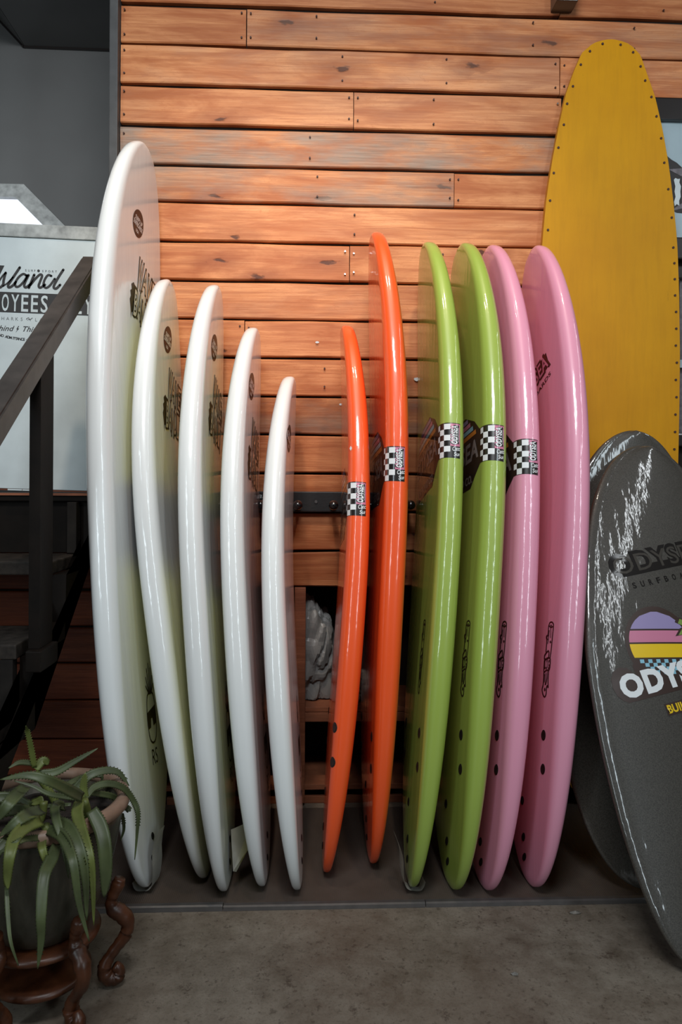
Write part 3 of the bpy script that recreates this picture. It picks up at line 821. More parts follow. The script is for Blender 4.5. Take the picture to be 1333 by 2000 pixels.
# ---- five white boards
WHITE = [('W1', 'tallest white foam surfboard, at the left end of the row beside the potted aloe', (2.066, .190), (1.845, .335), (.50, .275)),
         ('W2', 'white foam surfboard directly to the right of the tallest white one', (1.696, .150), (1.487, .295), (.45, .30)),
         ('W3', 'white foam surfboard in the middle of the five white ones', (1.674, .140), (1.468, .285), (.45, .29)),
         ('W4', 'white foam surfboard second shortest of the five white ones', (1.53, .098), (1.32, .265), (.42, .28)),
         ('W5', 'shortest white foam surfboard, left neighbour of the short orange one', (1.358, .085), (1.17, .29), (.42, .29))]
for key, lab, sp, wb, pa in WHITE:
    bottom = M_CORAL if key == 'W5' else M_LIME
    t, sf = make_board(key, lab, M_WHITE, bottom, 'white foam surfboards in the row')
    rs = decal('round_sticker', s_disc(0, 0, .05, .05), D_BROWN, t, sf, sp[0], sp[1], .0006)
    tx = s_join(s_tr(s_text("SURF'S UP", .016, .02, width=.066), dy=.004), s_tr(s_text('SURFBOARDS', .017, .02, width=.084), dy=-.016), s_tr(s_text('USA', .011, .02, width=.026), dy=-.036))
    decal('sticker_text', tx, D_WHITE, rs, sf, sp[0], sp[1], .0012)
    if key != 'W5':
        for q in WB[2:]: decal('splash_print', q, D_DARK, t, sf, wb[0], wb[1], .0005)
        decal('letter_outline', WB[0], D_DARK, t, sf, wb[0], wb[1], .0009)
        decal('letter_fill', WB[1], D_CREAM, t, sf, wb[0], wb[1], .0014)
    decal('pineapple_print', PA, D_DARK, t, sf, pa[0], pa[1], .0006)
    for l in (.137, .075): plug(t, sf, l, sf.amax(l) / 2, .012)
    if key == 'W1':
        TG = (t, sf)

# ---- orange, green and pink boards
def checker(cols, rows, w, h, first=0):
    S = []
    for i in range(cols):
        for j in range(rows):
            if (i + j + first) % 2 == 0:
                S.append(s_grid(w * i / cols, w * (i + 1) / cols, h * j / rows, h * (j + 1) / rows, 2, 1))
    return s_join(*S)
def wrap_band(t, sf, lb, lt, a1=.010, a2=.070):
    """printed label wrapped round the front rail: pink tag, checks, and the logo patch on the deck.  (x = arc, y = length)"""
    H = lt - lb; k = sf.p['side']
    def G(x0, x1, y0, y1, nx=8, ny=3, f=None):
        V, F = s_grid(x0, x1, y0, y1, nx, ny, f); return [(k * x, y) for x, y in V], F
    bb = decal('band_base', G(-.058, .088, 0, H, 30, 4), D_BLACK, t, sf, lb, 0, .0006)
    decal('band_tag', G(-.057, a1, H * .335, H * .975, 14, 4), D_PINK, bb, sf, lb, 0, .0011)
    V, F = checker(3, 6, a2 - a1, H * .96, 1)
    decal('band_checks', ([(k * (a1 + x), y + H * .01) for x, y in V], F), D_WHITE, bb, sf, lb, 0, .0011)
    # upright tag lettering
    g = sf.p['side']
    tl = s_text('ODYSEA', .0175, .03, width=H * .54); ol = s_text('ODYSEA', .0195, .055, width=H * .57)
    ol = s_join(ol, s_grid(-H * .26, H * .28, -.006, .011, 6, 2)); sm = s_tr(s_text('SURFBOARDS', .0026, 0, width=H * .4), dy=-.0050)
    def up(S): return s_tr(S, rot=math.pi / 2)
    lc = lb + H * .66
    decal('tag_outline', up(ol), D_BLACK, bb, sf, lc, -.010, .0015); decal('tag_lettering', up(s_join(tl, sm)), D_WHITE, bb, sf, lc, -.010, .002)
    sc = s_join(s_tr(s_text('Catch', .013, .012, width=.030), dy=.012, shear=.2), s_tr(s_text('Surf', .012, .012, width=.024), dy=-.004, shear=.2))
    decal('script_print', s_tr(sc, rot=.12), D_WHITE, bb, sf, lb + H * .10, -.012, .0015)
    # deck logo: sun disc with stripes, big word, small words under it
    ac = sf.amax(lb + .05) / 2; hw = ac - .072
    patch = [(-hw, .105), (-hw * .75, .15), (-hw * .35, .185), (hw * .35, .185), (hw * .75, .15), (hw, .105), (hw, .0), (hw * .8, -.03), (hw * .62, -.062), (-hw * .62, -.062), (-hw * .8, -.03), (-hw, 0)]
    lp = decal('logo_patch', s_poly(patch), D_BLACK, t, sf, lb, ac, .0006)
    for y0, y1, m in ((.105, .120, D_ORANGE), (.124, .139, D_BLUE), (.143, .158, D_PINK), (.162, .176, D_PURPLE)):
        x = hw * (.86 - (y0 - .1) * 5.5)
        decal('logo_stripe', s_grid(-x, x, y0, y1, 10, 1, lambda a, b: (a * (1 - (b - .1) * 1.6), b)), m, lp, sf, lb, ac, .0011)
    decal('logo_word', s_tr(s_text('ODYSEA', .062, .03, width=hw * 1.86), dy=.028), D_GREY, lp, sf, lb, ac, .0012)
    decal('logo_small_word', s_tr(s_text('SURFBOARD CO.', .026, .03, width=hw * 1.38), dy=-.045), D_GREY, lp, sf, lb, ac, .0012)

COLR = [('O1', 'short orange foam surfboard, right neighbour of the shortest white one', M_ORANGE, M_ORANGEB, (1.074, 1.179)),
        ('O2', 'tall orange foam surfboard standing left of the green pair', M_ORANGE, M_ORANGEB, (1.182, 1.288)),
        ('G1', 'left green foam surfboard of the pair, next to the tall orange one', M_GREEN, M_GREENB, (1.242, 1.350)),
        ('G2', 'right green foam surfboard of the pair, next to the pink ones', M_GREEN, M_GREENB, (1.239, 1.351)),
        ('P1', 'left pink foam surfboard with a checkered wrap, next to the green pair', M_PINK, M_PINKB, (1.199, 1.308)),
        ('P2', 'right pink foam surfboard with dark log print, last before the yellow board', M_PINK, M_PINKB, None)]
GRP = {'O': 'orange foam surfboards', 'G': 'green foam surfboards', 'P': 'pink foam surfboards'}
for key, lab, dk, bt, band in COLR:
    t, sf = make_board(key, lab, dk, bt, GRP[key[0]])
    if band: wrap_band(t, sf, *band)
    fb = [(.448, .112), (.354, .098)] if key[0] != 'O' else [(.452, .040), (.354, .034)]
    if key == 'O2': fb = [(.415, .10), (.32, .09)]
    for l, a in fb: plug(t, sf, l, a); plug(t, sf, l, sf.amax(l) - a)
    for l in (.232, .128, .072): plug(t, sf, l, sf.amax(l) / 2 + (.02 if key == 'P2' else 0), .014)
    if key[0] in 'GP':
        S = s_tr(LG, sx=.32, sy=.215)
        decal('log_print', S, D_BLACK, t, sf, .664, {'G1': .165, 'G2': .115, 'P1': .113, 'P2': .118}[key], .0007)
    if key == 'O1':
        decal('diamond_sticker', ([(0, .008), (-.006, 0), (0, -.008), (.006, 0)], [(0, 1, 2, 3)]), D_WHITE, t, sf, 1.287, .030, .0008)
    if key == 'P2':
        ol = s_join(s_text('ODYSEA', .058, .075, width=.30), s_grid(-.14, .14, 0, .052, 14, 3)); fl = s_text('ODYSEA', .050, .015, width=.27)
        decal('logo_outline', s_tr(ol, rot=.30), D_BLACK, t, sf, 1.545, .270, .0007)
        decal('logo_word', s_tr(s_tr(fl, dy=.003), rot=.30), D_PINK, t, sf, 1.545, .270, .0013)
        decal('logo_small_word', s_tr(s_tr(s_text('SURFBOARDS', .014, .02, width=.27), dy=-.036), rot=.30), D_BLACK, t, sf, 1.545, .270, .0007)
    if key == 'G1': TG2 = (t, sf)

def tail_guard(t, sf, path, u0, u1, cut):
    """card sheet folded round the tail: path of (l, n) points swept across the board"""
    bm = bmesh.new()
    P = catmull(path, 5); rows = []
    for i, (l, n) in enumerate(P):
        f = i / (len(P) - 1)
        uu0 = u0 + (-.030 - u0) * min(1, f * 1.6) + cut * max(0, .18 - f) / .18; uu1 = u1 + (.03 - u1) * f - cut * max(0, .25 - f) / .25
        base = sf.tail + sf.A * l + sf.N * n
        rows.append([bm.verts.new(base + sf.Wd * (uu0 + (uu1 - uu0) * k / 4)) for k in range(5)])
    for a, b in zip(rows, rows[1:]):
        for k in range(4): bm.faces.new((a[k], a[k + 1], b[k + 1], b[k]))
    bmesh.ops.solidify(bm, geom=bm.faces[:], thickness=.0025)
    o = link('tail_guard', bm, M_CARD, t, smooth=False); return o
tail_guard(*TG, [(.165, .068), (.12, .052), (.06, .046), (.015, .036), (-.003, .018), (-.004, -.01), (.004, -.022), (.02, -.027)], -.095, .03, .03)['label'] = 'white card folded round the tail'
tail_guard(*TG2, [(.15, .075), (.10, .052), (.05, .044), (.012, .034), (-.003, .016), (-.004, -.012), (.005, -.022), (.02, -.027)], -.095, .03, .03)['label'] = 'white card folded round the tail'
t3 = bpy.data.objects['surfboard.002']; s3 = Surf(BD['W3'])
bm = bmesh.new()
V = [(.170, .02, -.02), (.175, .075, .05), (.10, .06, .04), (.05, .025, .0), (.06, .02, -.03)]
pv = [bm.verts.new(s3.tail + s3.A * l + s3.N * (n + .015) + s3.Wd * (u - .02)) for l, n, u in V]
f = bm.faces.new(pv); bmesh.ops.solidify(bm, geom=[f], thickness=.002)
link('paper_tag', bm, M_CARD, t3)['label'] = 'white paper tag by the tail'

# ---- two grey boards at the right
kt, ks = make_board('K1', 'front grey foam board in shiny clear wrap with round sunset logo, leaning at right', M_GREY, M_GREYB, 'grey wrapped boards at the right')
def kd(name, S, m, l, u, off, rot=0): return decal(name, S, m, kt, ks, l - .010, u - (.028 if l < 1 else .018), off, rot, mode='u')
r1 = .36
ol = s_join(s_text('ODYSEA', .066, .06, width=.365), s_tr(s_grid(-.15, .17, -.006, .02, 12, 2), dx=.0)); fl = s_text('ODYSEA', .056, 0.0, width=.335)
kd('faint_logo', s_tr(ol, dy=0), D_FAINT, 1.052, .02, .0006, r1); kd('faint_letters', s_tr(fl, dy=.004), decal_mat('print_grey_letters', (.05, .044, .037, 1), .5, .3), 1.052, .02, .0012, r1)
kd('faint_word', s_join(*[s_tr(s_text(c, .018, .03, width=.013), dx=-.115 + i * .0285) for i, c in enumerate('SURFBOARDS')]), D_FAINT, 1.006, .025, .0006, r1)
LC, UC, RC, r2 = .805, -.005, .098, .16
kd('logo_ring', s_disc(0, 0, RC + .012, RC + .016, 40, 4), D_DKBROWN, LC, UC, .0006, r2)
def chord(y0, y1, n=12):
    def hw(y): return math.sqrt(max(1e-6, RC * RC - y * y))
    return s_grid(-1, 1, y0, y1, n, 4, lambda x, y: (x * hw(y), y))
for y0, y1, m in ((.047, .0975, D_PURPLE), (.008, .042, D_PINK), (-.036, .003, D_YELLOW)):
    kd('logo_stripe', chord(y0, y1), m, LC, UC, .0012, r2)
ck = []
n = 15; cw = .0128
for i in range(-8, 9):
    for j in range(4):
        y1 = -.041 - j * .0105; y0 = y1 - .0105; x0 = i * cw + (j * .0012)
        lim = math.sqrt(max(0, RC * RC - y0 * y0)) - .002
        if (i + j) % 2 == 0 and x0 > -lim and x0 + cw < lim: ck.append(s_grid(x0, x0 + cw, y0, y1, 1, 1))
kd('logo_checks', s_join(*ck), D_BLUE, LC, UC, .0012, r2)
# palm
ks_ = []
for a, ln in ((2.75, .062), (3.35, .060), (2.1, .05), (1.45, .045), (.6, .06), (0.05, .06), (3.9, .045)):
    c, s = math.cos(a), math.sin(a)
    P = [(0, 0), (c * ln * .35 - s * .012, s * ln * .35 + abs(c) * .016), (c * ln * .8 - s * .012, s * ln * .8 + abs(c) * .008), (c * ln, s * ln - .012), (c * ln * .6 + s * .010, s * ln * .6 - .010), (c * ln * .3 + s * .008, s * ln * .3 - .006)]
    ks_.append(P)
kd('palm_outline', s_join(*[s_tr(s_poly(P), sx=1.17) for P in ks_], s_stroke([(0, 0), (.010, -.05), (.006, -.11)], .018)), D_DKBROWN, LC + .062, UC + .118, .0017)
kd('palm_leaves', s_join(*[s_poly(P) for P in ks_]), D_GREEN, LC + .062, UC + .118, .0022)
kd('palm_trunk', s_stroke([(0, 0), (.010, -.05), (.006, -.11)], .011), D_YELLOW, LC + .062, UC + .118, .0021)
r3 = .355
kd('word_outline', s_join(s_text('ODYSEA', .078, .10, width=.385), s_grid(-.165, .165, -.012, .055, 14, 4)), D_DKBROWN, .693, .035, .0010, r3)
kd('word_letters', s_text('ODYSEA', .060, .055, width=.345), D_WHITE, .696, .035, .0017, r3)
kd('word_outline', s_grid(-.105, .105, -.008, .024, 10, 2), D_DKBROWN, .650, .098, .0010, r3)
kd('motto', s_text('BUILT TO LAST', .022, .035, width=.20), D_YELLOW, .648, .098, .0017, r3)
make_board('K2', 'rear dark grey foam board in clear wrap, behind the one with sunset logo', M_GREY, M_GREYB, 'grey wrapped boards at the right')

# ---- yellow plywood longboard standing flat against the wall
yb = thing('wooden_surfboard', 'tall yellow painted plywood board with screwed edge standing against the plank wall', 'surfboard', (1.127, 2.75, 0))
OUT = [(2.8895, 1.1277, 1.1277), (2.887, 1.100, 1.155), (2.873, 1.057, 1.198), (2.834, 1.013, 1.238), (2.763, .983, 1.264), (2.676, .953, 1.296), (2.555, .927, 1.325), (2.42, .902, 1.350), (2.285, .882, 1.368), (2.131, .868, 1.384), (1.948, .859, 1.392), (1.707, .855, 1.397),
       (1.514, .855, 1.396), (1.321, .858, 1.393), (1.0, .866, 1.386), (.7, .880, 1.374), (.4, .905, 1.35), (.2, .94, 1.315), (.08, .985, 1.27), (.02, 1.04, 1.215), (.002, 1.10, 1.155)]
zz = np.array([o[0] for o in OUT])[::-1]; lo = np.array([o[1] for o in OUT])[::-1]; hi = np.array([o[2] for o in OUT])[::-1]
zs = (1 - np.cos(np.linspace(0, np.pi, 70))) / 2 * (zz[-1] - zz[0]) + zz[0]
Lp = [(np.interp(z, zz, lo), z) for z in zs]; Rp = [(np.interp(z, zz, hi), z) for z in zs][::-1]
poly = Lp + Rp[1:-1]
bm = prism(poly, 'y', 2.738, 2.762)
for f in bm.faces: f.material_index = 0 if len(f.verts) > 4 else 1
link('board_body', bm, None, yb, mats=[M_YELLOW, M_YELLOWEDGE])
scr = bmesh.new(); acc = 0; pp = [Vector((x, 0, z)) for x, z in poly]; cen = Vector((1.127, 0, 1.5)); jit = random.Random(8)
for a, b in zip(pp, pp[1:]):
    acc += (b - a).length
    if acc > .058 and (a.z > 0.9):
        acc = 0; d = (b - a).normalized(); nn = Vector((d.z, 0, -d.x))
        if nn.dot(cen - a) < 0: nn = -nn
        q = a + nn * (.014 + jit.uniform(-.002, .003))
        bmesh.ops.create_cone(scr, cap_ends=True, segments=10, radius1=.0045, radius2=.0045, depth=.004, matrix=Matrix.Translation((q.x, 2.737, q.z)) @ Matrix.Rotation(math.pi / 2, 4, 'X'))
stuff(link('screw', scr, M_RUST, yb))

# ================================================================== stairs at the left
st = thing('staircase', 'black stained wooden stairs with handrail rising away at the left', 'stairs', (-1.15, 2.1, 0))
XR0 = -0.752
def step(name, y0, y1, z, x1=XR0, m=M_TREAD):
    return link(name, box(-1.75, x1, y0, y1, z - .038, z, .004), m, st)
step('tread', 1.70, 1.958, .603); step('tread', 1.924, 2.19, .790, -.748); step('tread', 2.185, 2.468, .975)
link('landing', box(-1.75, -0.715, 2.45, 2.822, 1.146, 1.173, .003), M_BLACKWOOD, st)
link('landing_edge', box(-1.75, -0.715, 2.444, 2.4495, 1.165, 1.173), M_SHELFWOOD, st).color = (1.1, .1, 0, 1)
link('riser', box(-1.75, -.755, 2.47, 2.49, .978, 1.145), M_BLACKWOOD, st)
link('cleat', box(-.787, -.757, 2.435, 2.469, .978, 1.144, .002), M_CLEAT, st)
def stringer(x0, x1):
    z = lambda y: .677 + .70 * (y - 2.018)
    pts = [(1.70, z(1.70)), (2.80, z(2.80)), (2.80, 1.144), (2.47, 1.144), (2.47, .936), (2.20, .936), (2.19, .751), (1.958, .751), (1.958, .564), (1.70, .564)]
    return prism(pts, 'x', x0, x1)
link('stringer', stringer(-.752, -.712), M_BLACKWOOD, st); link('stringer', stringer(-1.75, -1.71), M_BLACKWOOD, st)
link('support_post', box(-.94, -.90, 1.86, 1.90, 0, .565), M_BLACKWOOD, st); link('support_post', box(-1.71, -1.67, 1.86, 1.90, 0, .565), M_BLACKWOOD, st)
link('cleat', box(-.79, -.757, 1.925, 1.955, .604, .751, .002), M_CLEAT, st)
link('newel_post', prism([(1.915, .782), (2.008, .782), (2.008, 1.637 + .773 * (2.008 - 2.035) - .070), (1.915, 1.637 + .773 * (1.915 - 2.035) - .070)], 'x', -.714, -.686), M_BLACKWOOD, st)
link('bracket', box(-.711, -.672, 1.885, 2.012, .728, .781, .003), M_BLACKWOOD, st)
def rail(y0, y1, x0, x1, h):
    z = lambda y: 1.637 + .773 * (y - 2.035)
    bm = prism([(y0, z(y0) - h), (y1, z(y1) - h), (y1, z(y1)), (y0, z(y0))], 'x', x0, x1)
    bmesh.ops.bevel(bm, geom=bm.edges[:], offset=.005, segments=2, affect='EDGES')
    return bm
link('handrail', rail(1.25, 2.43, -.742, -.684, .072), M_RAIL, st)
for yy, zz_ in ((2.44, 1.10), (1.98, .757)):
    b = bmesh.new(); bmesh.ops.create_uvsphere(b, u_segments=10, v_segments=6, radius=.006, matrix=Matrix.Translation((-.7105 if zz_ > 1 else -.756, yy, zz_)))
    link('bolt', b, M_STEEL, st)

# ------------------------------------------------------------------ pale panel with lettering, standing on the landing
PX = 2.72 / 1444
pn = thing('staff_sign_panel', 'pale painted panel lettered EMPLOYEES ONLY standing on the black stair landing', 'sign', (-1.10, 2.72, 1.177))
TILT = Matrix.Translation((-1.1215, 2.72, 1.6615)) @ Matrix.Rotation(0.026, 4, 'Y')      # origin: picture point (0, 700) of the panel face
def pl(bm): bmesh.ops.transform(bm, matrix=TILT, verts=bm.verts); return bm
pl_part = lambda name, x0, x1, y0, y1, d0, d1, m, bev=.002: link(name, pl(box(x0 * PX, x1 * PX, d0, d1, y0 * PX, y1 * PX, bev)), m, pn)
pl_part('panel_board', -190, 196, -252, 230, 0.0, .035, M_PANEL)
pl_part('top_rim', -190, 198, 230.5, 256, -.006, .04, M_PANELRIM, .003)
pl_part('bottom_rail', -190, 196, -255.6, -252.3, .0005, .034, M_SHELFWOOD, 0).color = (.6, 0, .3, 1)
pl_part('paper_label', 23, 50, -255.4, -252.6, -.001, .0002, M_PANEL, 0); pl_part('paper_label', 51, 67, -255.4, -252.6, -.001, .0002, M_PANEL, 0)
def ink(name, S, m=M_INK, d=.0008):
    bm = bmesh.new(); vs = [bm.verts.new((x * PX, -d, (700 - y) * PX)) for x, y in S[0]]
    for f in S[1]:
        if len(set(f)) > 2:
            try: bm.faces.new([vs[i] for i in f])
            except ValueError: pass
    return link(name, pl(bm), m, pn)
def tx(s, x, y, h, w=None, bold=0, shear=0, rot=0):
    V, F = s_text(s, h, bold, True, w)
    return s_tr(([(a + shear * b, -b) for a, b in V], F), dx=x, dy=y, rot=rot)
Z = lambda pts: [(x / 7.406, 500 + y / 7.406 - .036 * x / 7.406) for x, y in pts]
sw = 5.0
scr_ = [s_stroke(Z(q), w_ * sw, 6) for q, w_ in (
    ([(-60, 440), (0, 340), (45, 290)], .7), ([(45, 290), (35, 330), (20, 400), (15, 455), (-20, 495), (-60, 500)], 1.0),
    ([(15, 480), (80, 430), (150, 350)], .6), ([(240, 212), (185, 300), (120, 405), (85, 470), (100, 498), (150, 470), (190, 420)], 1.0),
    ([(335, 325), (290, 305), (230, 350), (185, 430), (195, 485), (245, 475), (310, 400), (350, 325)], .9), ([(365, 320), (325, 410), (310, 470), (335, 495), (390, 455)], 1.0),
    ([(445, 315), (420, 380), (375, 500)], 1.0), ([(395, 460), (460, 375), (525, 312), (555, 330), (530, 410), (512, 470), (535, 498), (600, 455)], .95),
    ([(685, 330), (640, 318), (595, 380), (580, 460), (615, 500), (670, 465), (735, 370)], .9), ([(850, 240), (790, 340), (735, 445), (725, 495), (760, 508), (812, 455)], 1.0))]
ink('script_word', s_join(*scr_))
ink('script_capital', tx('I', -22, 566, 42, 14, .02, .45))
ink('black_band', s_grid(-150, 172, 575.5, 614.5, 2, 1))
for nm, txt, base in (('band_letters', 'EMPLOYEES', 81 - 8 * 18.4), ('band_letters', 'ONLY', 109)):
    ink(nm, s_join(*[tx(c, base + i * 18.4, 611.5, 33, 13.2 if c not in 'Y' else 15, .012) for i, c in enumerate(txt)]), M_PANEL, .0016)
sm = [tx(c, x, 534.5, 4.2, None, .005) for c, x in zip('SURF', (44, 50, 56, 61))] + [tx(c, x, 534.5, 4.2) for c, x in zip('SPORT', (76, 82, 88.5, 95, 101))] + [s_disc(68, 532.3, 2.6, 2.6, 14, 1)]
ink('small_word', s_join(*sm))
starp = [(134 + (8.8 if k % 2 == 0 else 4.0) * math.sin(math.pi * k / 5), 549 - (8.8 if k % 2 == 0 else 4.0) * math.cos(math.pi * k / 5)) for k in range(10)]
ink('star', s_poly(starp)); ink('star_centre', s_join(s_disc(134, 549, 2.4, 2.4, 12, 1)), M_PANEL, .0016); ink('star_centre', tx('S', 134, 550.6, 3.2, None, .01), M_INK, .0022)
ln = [tx(c, x, 629.5, 6.4, None, 0) for c, x in zip('SHARKS', (-5, 3.6, 12.8, 21.6, 30, 39))] + [tx(c, x, 629.5, 6.4) for c, x in zip('LASERS', (66.5, 75.5, 84, 93, 102, 111))]
ln += [s_stroke([(48, 626), (52, 623), (54, 627), (59, 623.5)], 1.5, 3), s_stroke([(50, 628), (54, 626), (56, 629)], .8, 3)]
ink('small_word', s_join(*ln), M_INKGREY)
ln = [tx('Behind', 1, 650, 10.5, 42, .008, .42), tx('This', 52, 650, 10.5, 26, .008, .42), tx('Door', 92, 650, 10.5, 32, .008, .42), s_poly([(33, 640), (29.5, 646.5), (31.8, 646.5), (28, 653), (35, 644.5), (32, 644.5), (35, 640)])]
ink('script_line', s_join(*ln))
arc = lambda x: 667.5 - (x - 50) ** 2 * .0026
ln = []
x = -1.0
for c in 'NO ADMITTANCE':
    if c != ' ': ln.append(tx(c, x, arc(x), 5.0, None, .035, 0, -2 * (x - 50) * .0026))
    x += {'M': 4.9, 'I': 2.4, ' ': 3.2, 'T': 3.3, 'N': 4.2, 'O': 4.4, 'A': 3.9, 'D': 4.2}.get(c, 3.9)
ln.append(s_disc(x + .5, arc(x) - 2.2, .7, .7, 8, 1)); x += 4
for c in 'THANKS': ln.append(tx(c, x, arc(x), 4.6, None, 0, 0, -2 * (x - 50) * .0026)); x += 4.3
ink('curved_line', s_join(*ln))

# ================================================================== potted aloe on its carved stand
PC = (-.615, 1.748)
pot = thing('potted_aloe', 'spiky green aloe in a dark glazed pot with clay rim, lower left', 'plant', (PC[0], PC[1], .172))
prof = [(.0, .172), (.088, .172), (.098, .180), (.118, .215), (.138, .26), (.155, .315), (.168, .37), (.177, .42), (.180, .448), (.166, .448), (.160, .41), (.0, .40)]
bm = lathe([(max(r, .002), z) for r, z in prof], *PC, n=56); link('pot_body', bm, M_POT, pot, smooth=True)
rimp = [(.168 + .0, .446), (.186, .442), (.193, .449), (.195, .460), (.190, .470), (.178, .474), (.168, .470), (.164, .458)]
link('rim', lathe(rimp, *PC, n=56, closed=True), M_RIM, pot, smooth=True)
bm = bmesh.new(); bmesh.ops.create_circle(bm, cap_ends=False, segments=40, radius=.165); 
bm.free(); bm = lathe([(.002, .432), (.06, .436), (.12, .430), (.163, .424), (.16, .412), (.002, .412)], *PC, n=40)
for v in bm.verts: v.co.z += random.uniform(-.004, .004)
link('soil', bm, M_SOIL, pot)
LEAVES = [
    (0.026, 0, 0, [(-.60,1.66,.47),(-.64,1.62,.50),(-.70,1.57,.49),(-.755,1.53,.44),(-.78,1.51,.38)]),
    (0.024, 0, 0, [(-.62,1.68,.48),(-.67,1.66,.51),(-.73,1.64,.50),(-.79,1.62,.45)]),
    (0.024, 0, 0, [(-.59,1.62,.46),(-.60,1.56,.48),(-.625,1.51,.46),(-.645,1.48,.40),(-.65,1.47,.33)]),
    (0.020, 0, 0, [(-.55,1.70,.47),(-.55,1.64,.50),(-.53,1.58,.50),(-.50,1.54,.46),(-.485,1.525,.40)]),
    (0.020, 0, 0, [(-.56,1.78,.47),(-.52,1.80,.505),(-.47,1.83,.50),(-.44,1.84,.46)]),
    (0.014, 1, 1,  [(-0.5,1.683,0.49),(-0.504,1.683,0.519),(-0.5,1.683,0.554)]),
    (0.014, 0, 0,  [(-0.498,1.683,0.5),(-0.486,1.705,0.512),(-0.46,1.727,0.511),(-0.431,1.749,0.491),(-0.413,1.769,0.453),(-0.402,1.769,0.422),(-0.404,1.769,0.374),(-0.409,1.769,0.313)]),
    (0.014, 1, 0,  [(-0.492,1.702,0.506),(-0.497,1.856,0.457),(-0.451,1.871,0.466)]),
    (0.023, 0, 0,  [(-0.493,1.642,0.515),(-0.506,1.589,0.553),(-0.531,1.536,0.595),(-0.57,1.526,0.61),(-0.625,1.528,0.601)]),
    (0.009, 0, 0,  [(-0.502,1.663,0.504),(-0.534,1.646,0.516),(-0.563,1.629,0.53),(-0.597,1.627,0.548),(-0.636,1.628,0.559)]),
    (0.023, 0, 1,  [(-0.5,1.643,0.507),(-0.49,1.595,0.5),(-0.464,1.547,0.479),(-0.44,1.51,0.453),(-0.433,1.51,0.403),(-0.43,1.51,0.312)]),
    (0.028, 1, 0,  [(-0.468,1.621,0.497),(-0.444,1.602,0.469),(-0.43,1.584,0.438),(-0.425,1.579,0.384),(-0.429,1.58,0.329)]),
    (0.012, 1, 0,  [(-0.509,1.743,0.485),(-0.466,1.789,0.455),(-0.441,1.82,0.415),(-0.431,1.82,0.406)]),
    (0.011, 0, 0,  [(-0.571,1.776,0.49),(-0.55,1.806,0.493),(-0.529,1.837,0.488),(-0.507,1.843,0.483),(-0.512,1.843,0.459)]),
    (0.007, 0, 0,  [(-0.456,1.841,0.391),(-0.457,1.859,0.345),(-0.466,1.861,0.315)]),
    (0.011, 0, 1,  [(-0.651,1.789,0.526),(-0.654,1.776,0.575),(-0.658,1.763,0.62),(-0.657,1.749,0.639)]),
    (0.018, 0, 0,  [(-0.646,1.789,0.511),(-0.605,1.801,0.511),(-0.563,1.812,0.532),(-0.512,1.823,0.559)]),
    (0.010, 0, 0,  [(-0.654,1.789,0.537),(-0.679,1.77,0.546),(-0.697,1.751,0.54)]),
    (0.017, 1, 1,  [(-0.649,1.789,0.522),(-0.635,1.799,0.539),(-0.624,1.808,0.527)]),
    (0.027, 0, 1,  [(-0.561,1.585,0.492),(-0.573,1.539,0.502),(-0.58,1.492,0.5),(-0.576,1.456,0.482),(-0.58,1.456,0.44),(-0.579,1.456,0.417)]),
    (0.021, 0, 0,  [(-0.554,1.585,0.474),(-0.51,1.547,0.479),(-0.481,1.51,0.468),(-0.461,1.481,0.446),(-0.45,1.48,0.372),(-0.43,1.48,0.298)]),
    (0.026, 0, 0,  [(-0.535,1.594,0.485),(-0.494,1.552,0.488),(-0.459,1.51,0.464),(-0.445,1.5,0.414),(-0.441,1.5,0.328)]),
    (0.024, 0, 0,  [(-0.52,1.563,0.452),(-0.518,1.52,0.442),(-0.518,1.477,0.428),(-0.511,1.443,0.373),(-0.511,1.443,0.322),(-0.517,1.443,0.27)]),
    (0.011, 0, 0,  [(-0.554,1.585,0.455),(-0.567,1.536,0.477),(-0.567,1.486,0.496),(-0.59,1.476,0.486),(-0.616,1.477,0.472)]),
    (0.028, 0, 0,  [(-0.582,1.646,0.488),(-0.585,1.538,0.518),(-0.628,1.528,0.484)]),
    (0.026, 1, 0,  [(-0.633,1.688,0.523),(-0.627,1.589,0.532),(-0.654,1.579,0.493)]),
    (0.007, 0, 0,  [(-0.538,1.704,0.474),(-0.594,1.707,0.469),(-0.633,1.708,0.464),(-0.663,1.71,0.454)]),
    (0.007, 0, 0,  [(-0.59,1.476,0.411),(-0.575,1.446,0.373),(-0.561,1.425,0.334),(-0.546,1.424,0.289)]),
    (0.014, 1, 1,  [(-0.602,1.707,0.486),(-0.616,1.708,0.479),(-0.631,1.708,0.476)]),
    (0.014, 1, 1,  [(-0.557,1.575,0.456),(-0.54,1.529,0.46),(-0.528,1.524,0.425)]),
]
